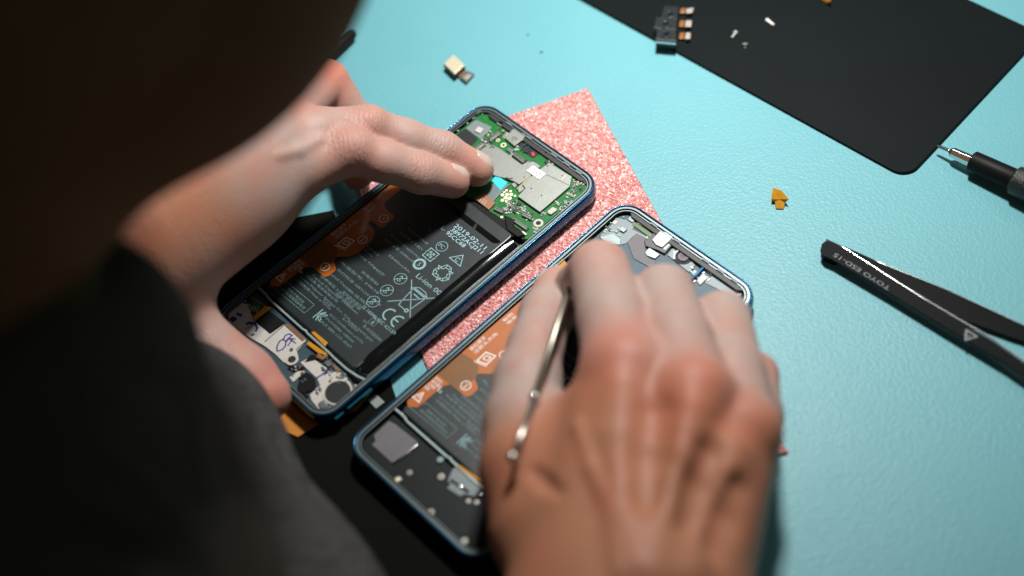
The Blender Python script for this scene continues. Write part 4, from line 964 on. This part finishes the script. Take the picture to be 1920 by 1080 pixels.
# nails
nailm = mat('fingernail', (.52, .40, .345), .32, 0, spec=.45, coat=.15, bump=(260, .05, .0004))
def nail(tip, prev, groups, L0, L1, half, upv, roll=0.):
    a = tip-prev; a /= np.linalg.norm(a)
    u = upv-a*(upv@a); u /= np.linalg.norm(u); s = np.cross(a, u)
    u, s = u*math.cos(roll)+s*math.sin(roll), s*math.cos(roll)-u*math.sin(roll)
    nx, ny = 14, 18; P0 = np.zeros((ny+1, nx+1, 3)); E = np.zeros((ny+1, nx+1))
    for j in range(ny+1):
        for i in range(nx+1):
            x = -1+2*i/nx; y = -1+2*j/ny
            sq = math.sqrt(max(0, 1-.5*y*y)); sx_ = math.sqrt(max(0, 1-.5*x*x))
            X, Y = x*sq, y*sx_
            P0[j, i] = tip+a*(L0+(L1-L0)*(Y+1)/2)+s*half*X+u*14; E[j, i] = max(abs(x), abs(y))
    P_ = P0.reshape(-1, 3); dirn = -(u[None, :]+s[None, :]*0)
    t = np.zeros(len(P_))
    for _ in range(40): t += np.clip(sdf(P_-u*t[:, None], groups), -2, 6)*.9
    t = np.minimum(t, 14+5.5)
    S_ = P_-u*t[:, None]
    e = E.reshape(-1)
    top = S_+u[None]*np.where(e > .9, -.25, .38-.25*(e**4))[:, None]; bot = S_-u[None]*.6
    n = len(S_); idx = lambda j, i, o: o+j*(nx+1)+i; F = []
    for j in range(ny):
        for i in range(nx):
            F.append((idx(j, i, 0), idx(j, i+1, 0), idx(j+1, i+1, 0), idx(j+1, i, 0))); F.append((idx(j+1, i, n), idx(j+1, i+1, n), idx(j, i+1, n), idx(j, i, n)))
    o = mesh_from('fingernail', np.concatenate([top, bot]), np.array(F), nailm, person)
    return o
camdir = lambda p: (_C-p)/np.linalg.norm(_C-p)
nail(LI[5][0], LI[4][0], [(chain(LI[3:]), 3, 1)], -5.0, 6.0, 4.3, np.array([.1, .18, .98]), 0)
nail(LM[5][0], LM[4][0], [(chain(LM[3:]), 3, 1)], -5.0, 6.0, 4.4, np.array([.15, .38, .92]), 0)
nail(RT[6][0], RT[5][0], [(chain(RT[4:]), 4, 1)], -5.0, 6.2, 4.8, np.array([-.8, -.1, .6]), 0)

# clothes: the jacket and the grey sleeve are grown the same way, a little outside the body
jk = mat('jacket_cloth', (.058, .056, .045), .9, 0, spec=.1, var=.4, vscale=18, bump=(300, .3, .001))
gs = mat('grey_knit', (.068, .068, .066), .9, 0, spec=.15, var=.5, vscale=700, bump=(1500, .5, .0012))
for m_, sc_, ds_ in ((gs, 38, .012), (jk, 16, .02)):
    t2 = m_.node_tree; b2 = t2.nodes['Principled BSDF']; n2 = t2.nodes.new('ShaderNodeTexNoise'); n2.inputs['Scale'].default_value = sc_; n2.inputs['Detail'].default_value = 3; n2.inputs['Distortion'].default_value = 1.5
    t2.links.new(t2.nodes['Texture Coordinate'].outputs['Object'], n2.inputs['Vector']); p2 = t2.nodes.new('ShaderNodeBump'); p2.inputs['Strength'].default_value = .7; p2.inputs['Distance'].default_value = ds_
    old = t2.nodes['Bump']; t2.links.new(n2.outputs['Fac'], p2.inputs['Height']); t2.links.new(old.outputs['Normal'], p2.inputs['Normal']); t2.links.new(p2.outputs['Normal'], b2.inputs['Normal'])
hair = mat('dark_hair', (.17, .085, .042), .85, 0, spec=.15, var=.85, vscale=9, bump=(260, .6, .002))
olive = mat('olive_collar', (.09, .075, .03), .9, 0, spec=.15)
JK = [(WD(165, 640, 362), WD(100, 800, 362), 23, 36), (WD(60, 725, 362), WD(180, 1150, 366), 40, 46), (WD(180, 1150, 366), WD(260, 1600, 370), 46, 66), (WD(40, 760, 364), WD(-500, 720, 430), 42, 90), (NB, WD(-180, 700, 380), 66, 60)]
V, F = nets([(JK, 16, 10)], 3.5); mesh_from('jacket', V, F, jk, person)
CO = [(WD(-120, 540, 335), WD(90, 545, 340), 20, 11), (WD(90, 545, 340), WD(150, 600, 345), 11, 8)]
V, F = nets([(CO, 10, 10)], 2.5); mesh_from('jacket_collar', V, F, olive, person)
SL_ = [(W(290, 870, 44), W(455, 1200, 44), 41, 44), (W(455, 1200, 44), W(720, 1700, 60), 44, 50), (W(290, 870, 44), WD(100, 1000, 440), 41, 50)]
V, F = nets([(SL_, 16, 10)], 2.2); mesh_from('sweater_sleeve', V, F, gs, person)
CUFF = [(W(1205, 1500, 60), W(1230, 1800, 68), 40, 48), (W(1230, 1800, 68), WD(500, 1500, 430), 46, 46)]
V, F = nets([(CUFF, 12, 10)], 4); mesh_from('sweater_sleeve', V, F, gs, person)
CUFL = [(W(-10, 615, 84), W(-250, 790, 102), 34, 44), (W(-250, 790, 102), W(-420, 880, 92), 44, 46)]
V, F = nets([(CUFL, 12, 10)], 4); mesh_from('sweater_sleeve', V, F, gs, person)
HA = [(hp(-18, 3, 0), hp(14, 6, 0), 94, 88), (hp(-10, -20, 0), hp(-4, -62, 12), 90, 84)]
HN = [(hp(82, -30, 0), hp(100, -10, 0), 62, 60), (hp(36, -170, 0), hp(60, -150, 0), 82, 82)]
V, F = nets([(HA, 10, 10), (HN, 20, -14)], 3.0); mesh_from('hair', V, F, hair, person)

# ------------------------------------------------------------------ the probe in the right hand
r = empty('metal_probe', W(1052, 505, 12), 'double-ended metal probe held between right thumb and forefinger', 'probe')
c = np.array(r.location)/MM
T0 = W(1075, 516, 40); T2 = W(1003, 745, 62); T3 = W(984, 800, 67); T4 = W(961, 858, 71)
bm = bmesh.new(); tube(bm, [T0-c, T0*.97+T2*.03-c, T0*.9+T2*.1-c, T2-c], [.5, .9, 1.25, 1.25], 24); finish(bm, 'shaft', [mat('brushed_brass_steel', (.36, .34, .27), .33, .9)], r, smooth=True)
bm = bmesh.new(); ball(bm, T2-c, 2.0); finish(bm, 'collar', [chrome], r, smooth=True)
bm = bmesh.new(); tube(bm, [T2-c, T3-c, T4-c], [1.15, 1.1, 1.0], 18); finish(bm, 'needle', [steel], r, smooth=True)
bm = bmesh.new(); ball(bm, T4-c, 1.9); finish(bm, 'ball_tip', [steel], r, smooth=True)

# ------------------------------------------------------------------ light and camera
w = bpy.data.worlds.new('World'); S.world = w; w.use_nodes = True
bg = w.node_tree.nodes['Background']; bg.inputs[0].default_value = (.60, .62, .56, 1); bg.inputs[1].default_value = .075
def area(name, loc, target, size, power, col, size_y=None):
    l = bpy.data.lights.new(name, 'AREA'); l.energy = power; l.size = size; l.color = col
    if size_y: l.shape = 'RECTANGLE'; l.size_y = size_y
    o = bpy.data.objects.new(name, l); COL.objects.link(o); o.location = loc
    o.rotation_euler = (Vector(target)-Vector(loc)).to_track_quat('-Z', 'Y').to_euler(); return o
dl = area('desk_lamp', (.135, .19, .50), (.08, .11, 0), .065, 1.52, (1., .97, .94)); dl.data.spread = math.radians(98)
area('side_lamp', (.42, .20, .42), (.16, -.02, 0), .16, .20, (1., .98, .96))
cd = bpy.data.cameras.new('Camera'); cam = bpy.data.objects.new('Camera', cd); COL.objects.link(cam); S.camera = cam
cd.sensor_width = 36; cd.lens = FPX*36/1920; cd.clip_start = .01; cd.clip_end = 20
M = Matrix(((_R[0], _U[0], -_F[0], _C[0]*MM), (_R[1], _U[1], -_F[1], _C[1]*MM), (_R[2], _U[2], -_F[2], _C[2]*MM), (0, 0, 0, 1)))
cam.matrix_world = M
cd.dof.use_dof = True; cd.dof.focus_distance = float((W(820, 450, 8)-_C)@_F)*MM; cd.dof.aperture_fstop = 3.5
S.view_settings.view_transform = 'Standard'; S.view_settings.look = 'None'; S.view_settings.exposure = 0; S.view_settings.gamma = 1
S.cycles.use_denoising = True
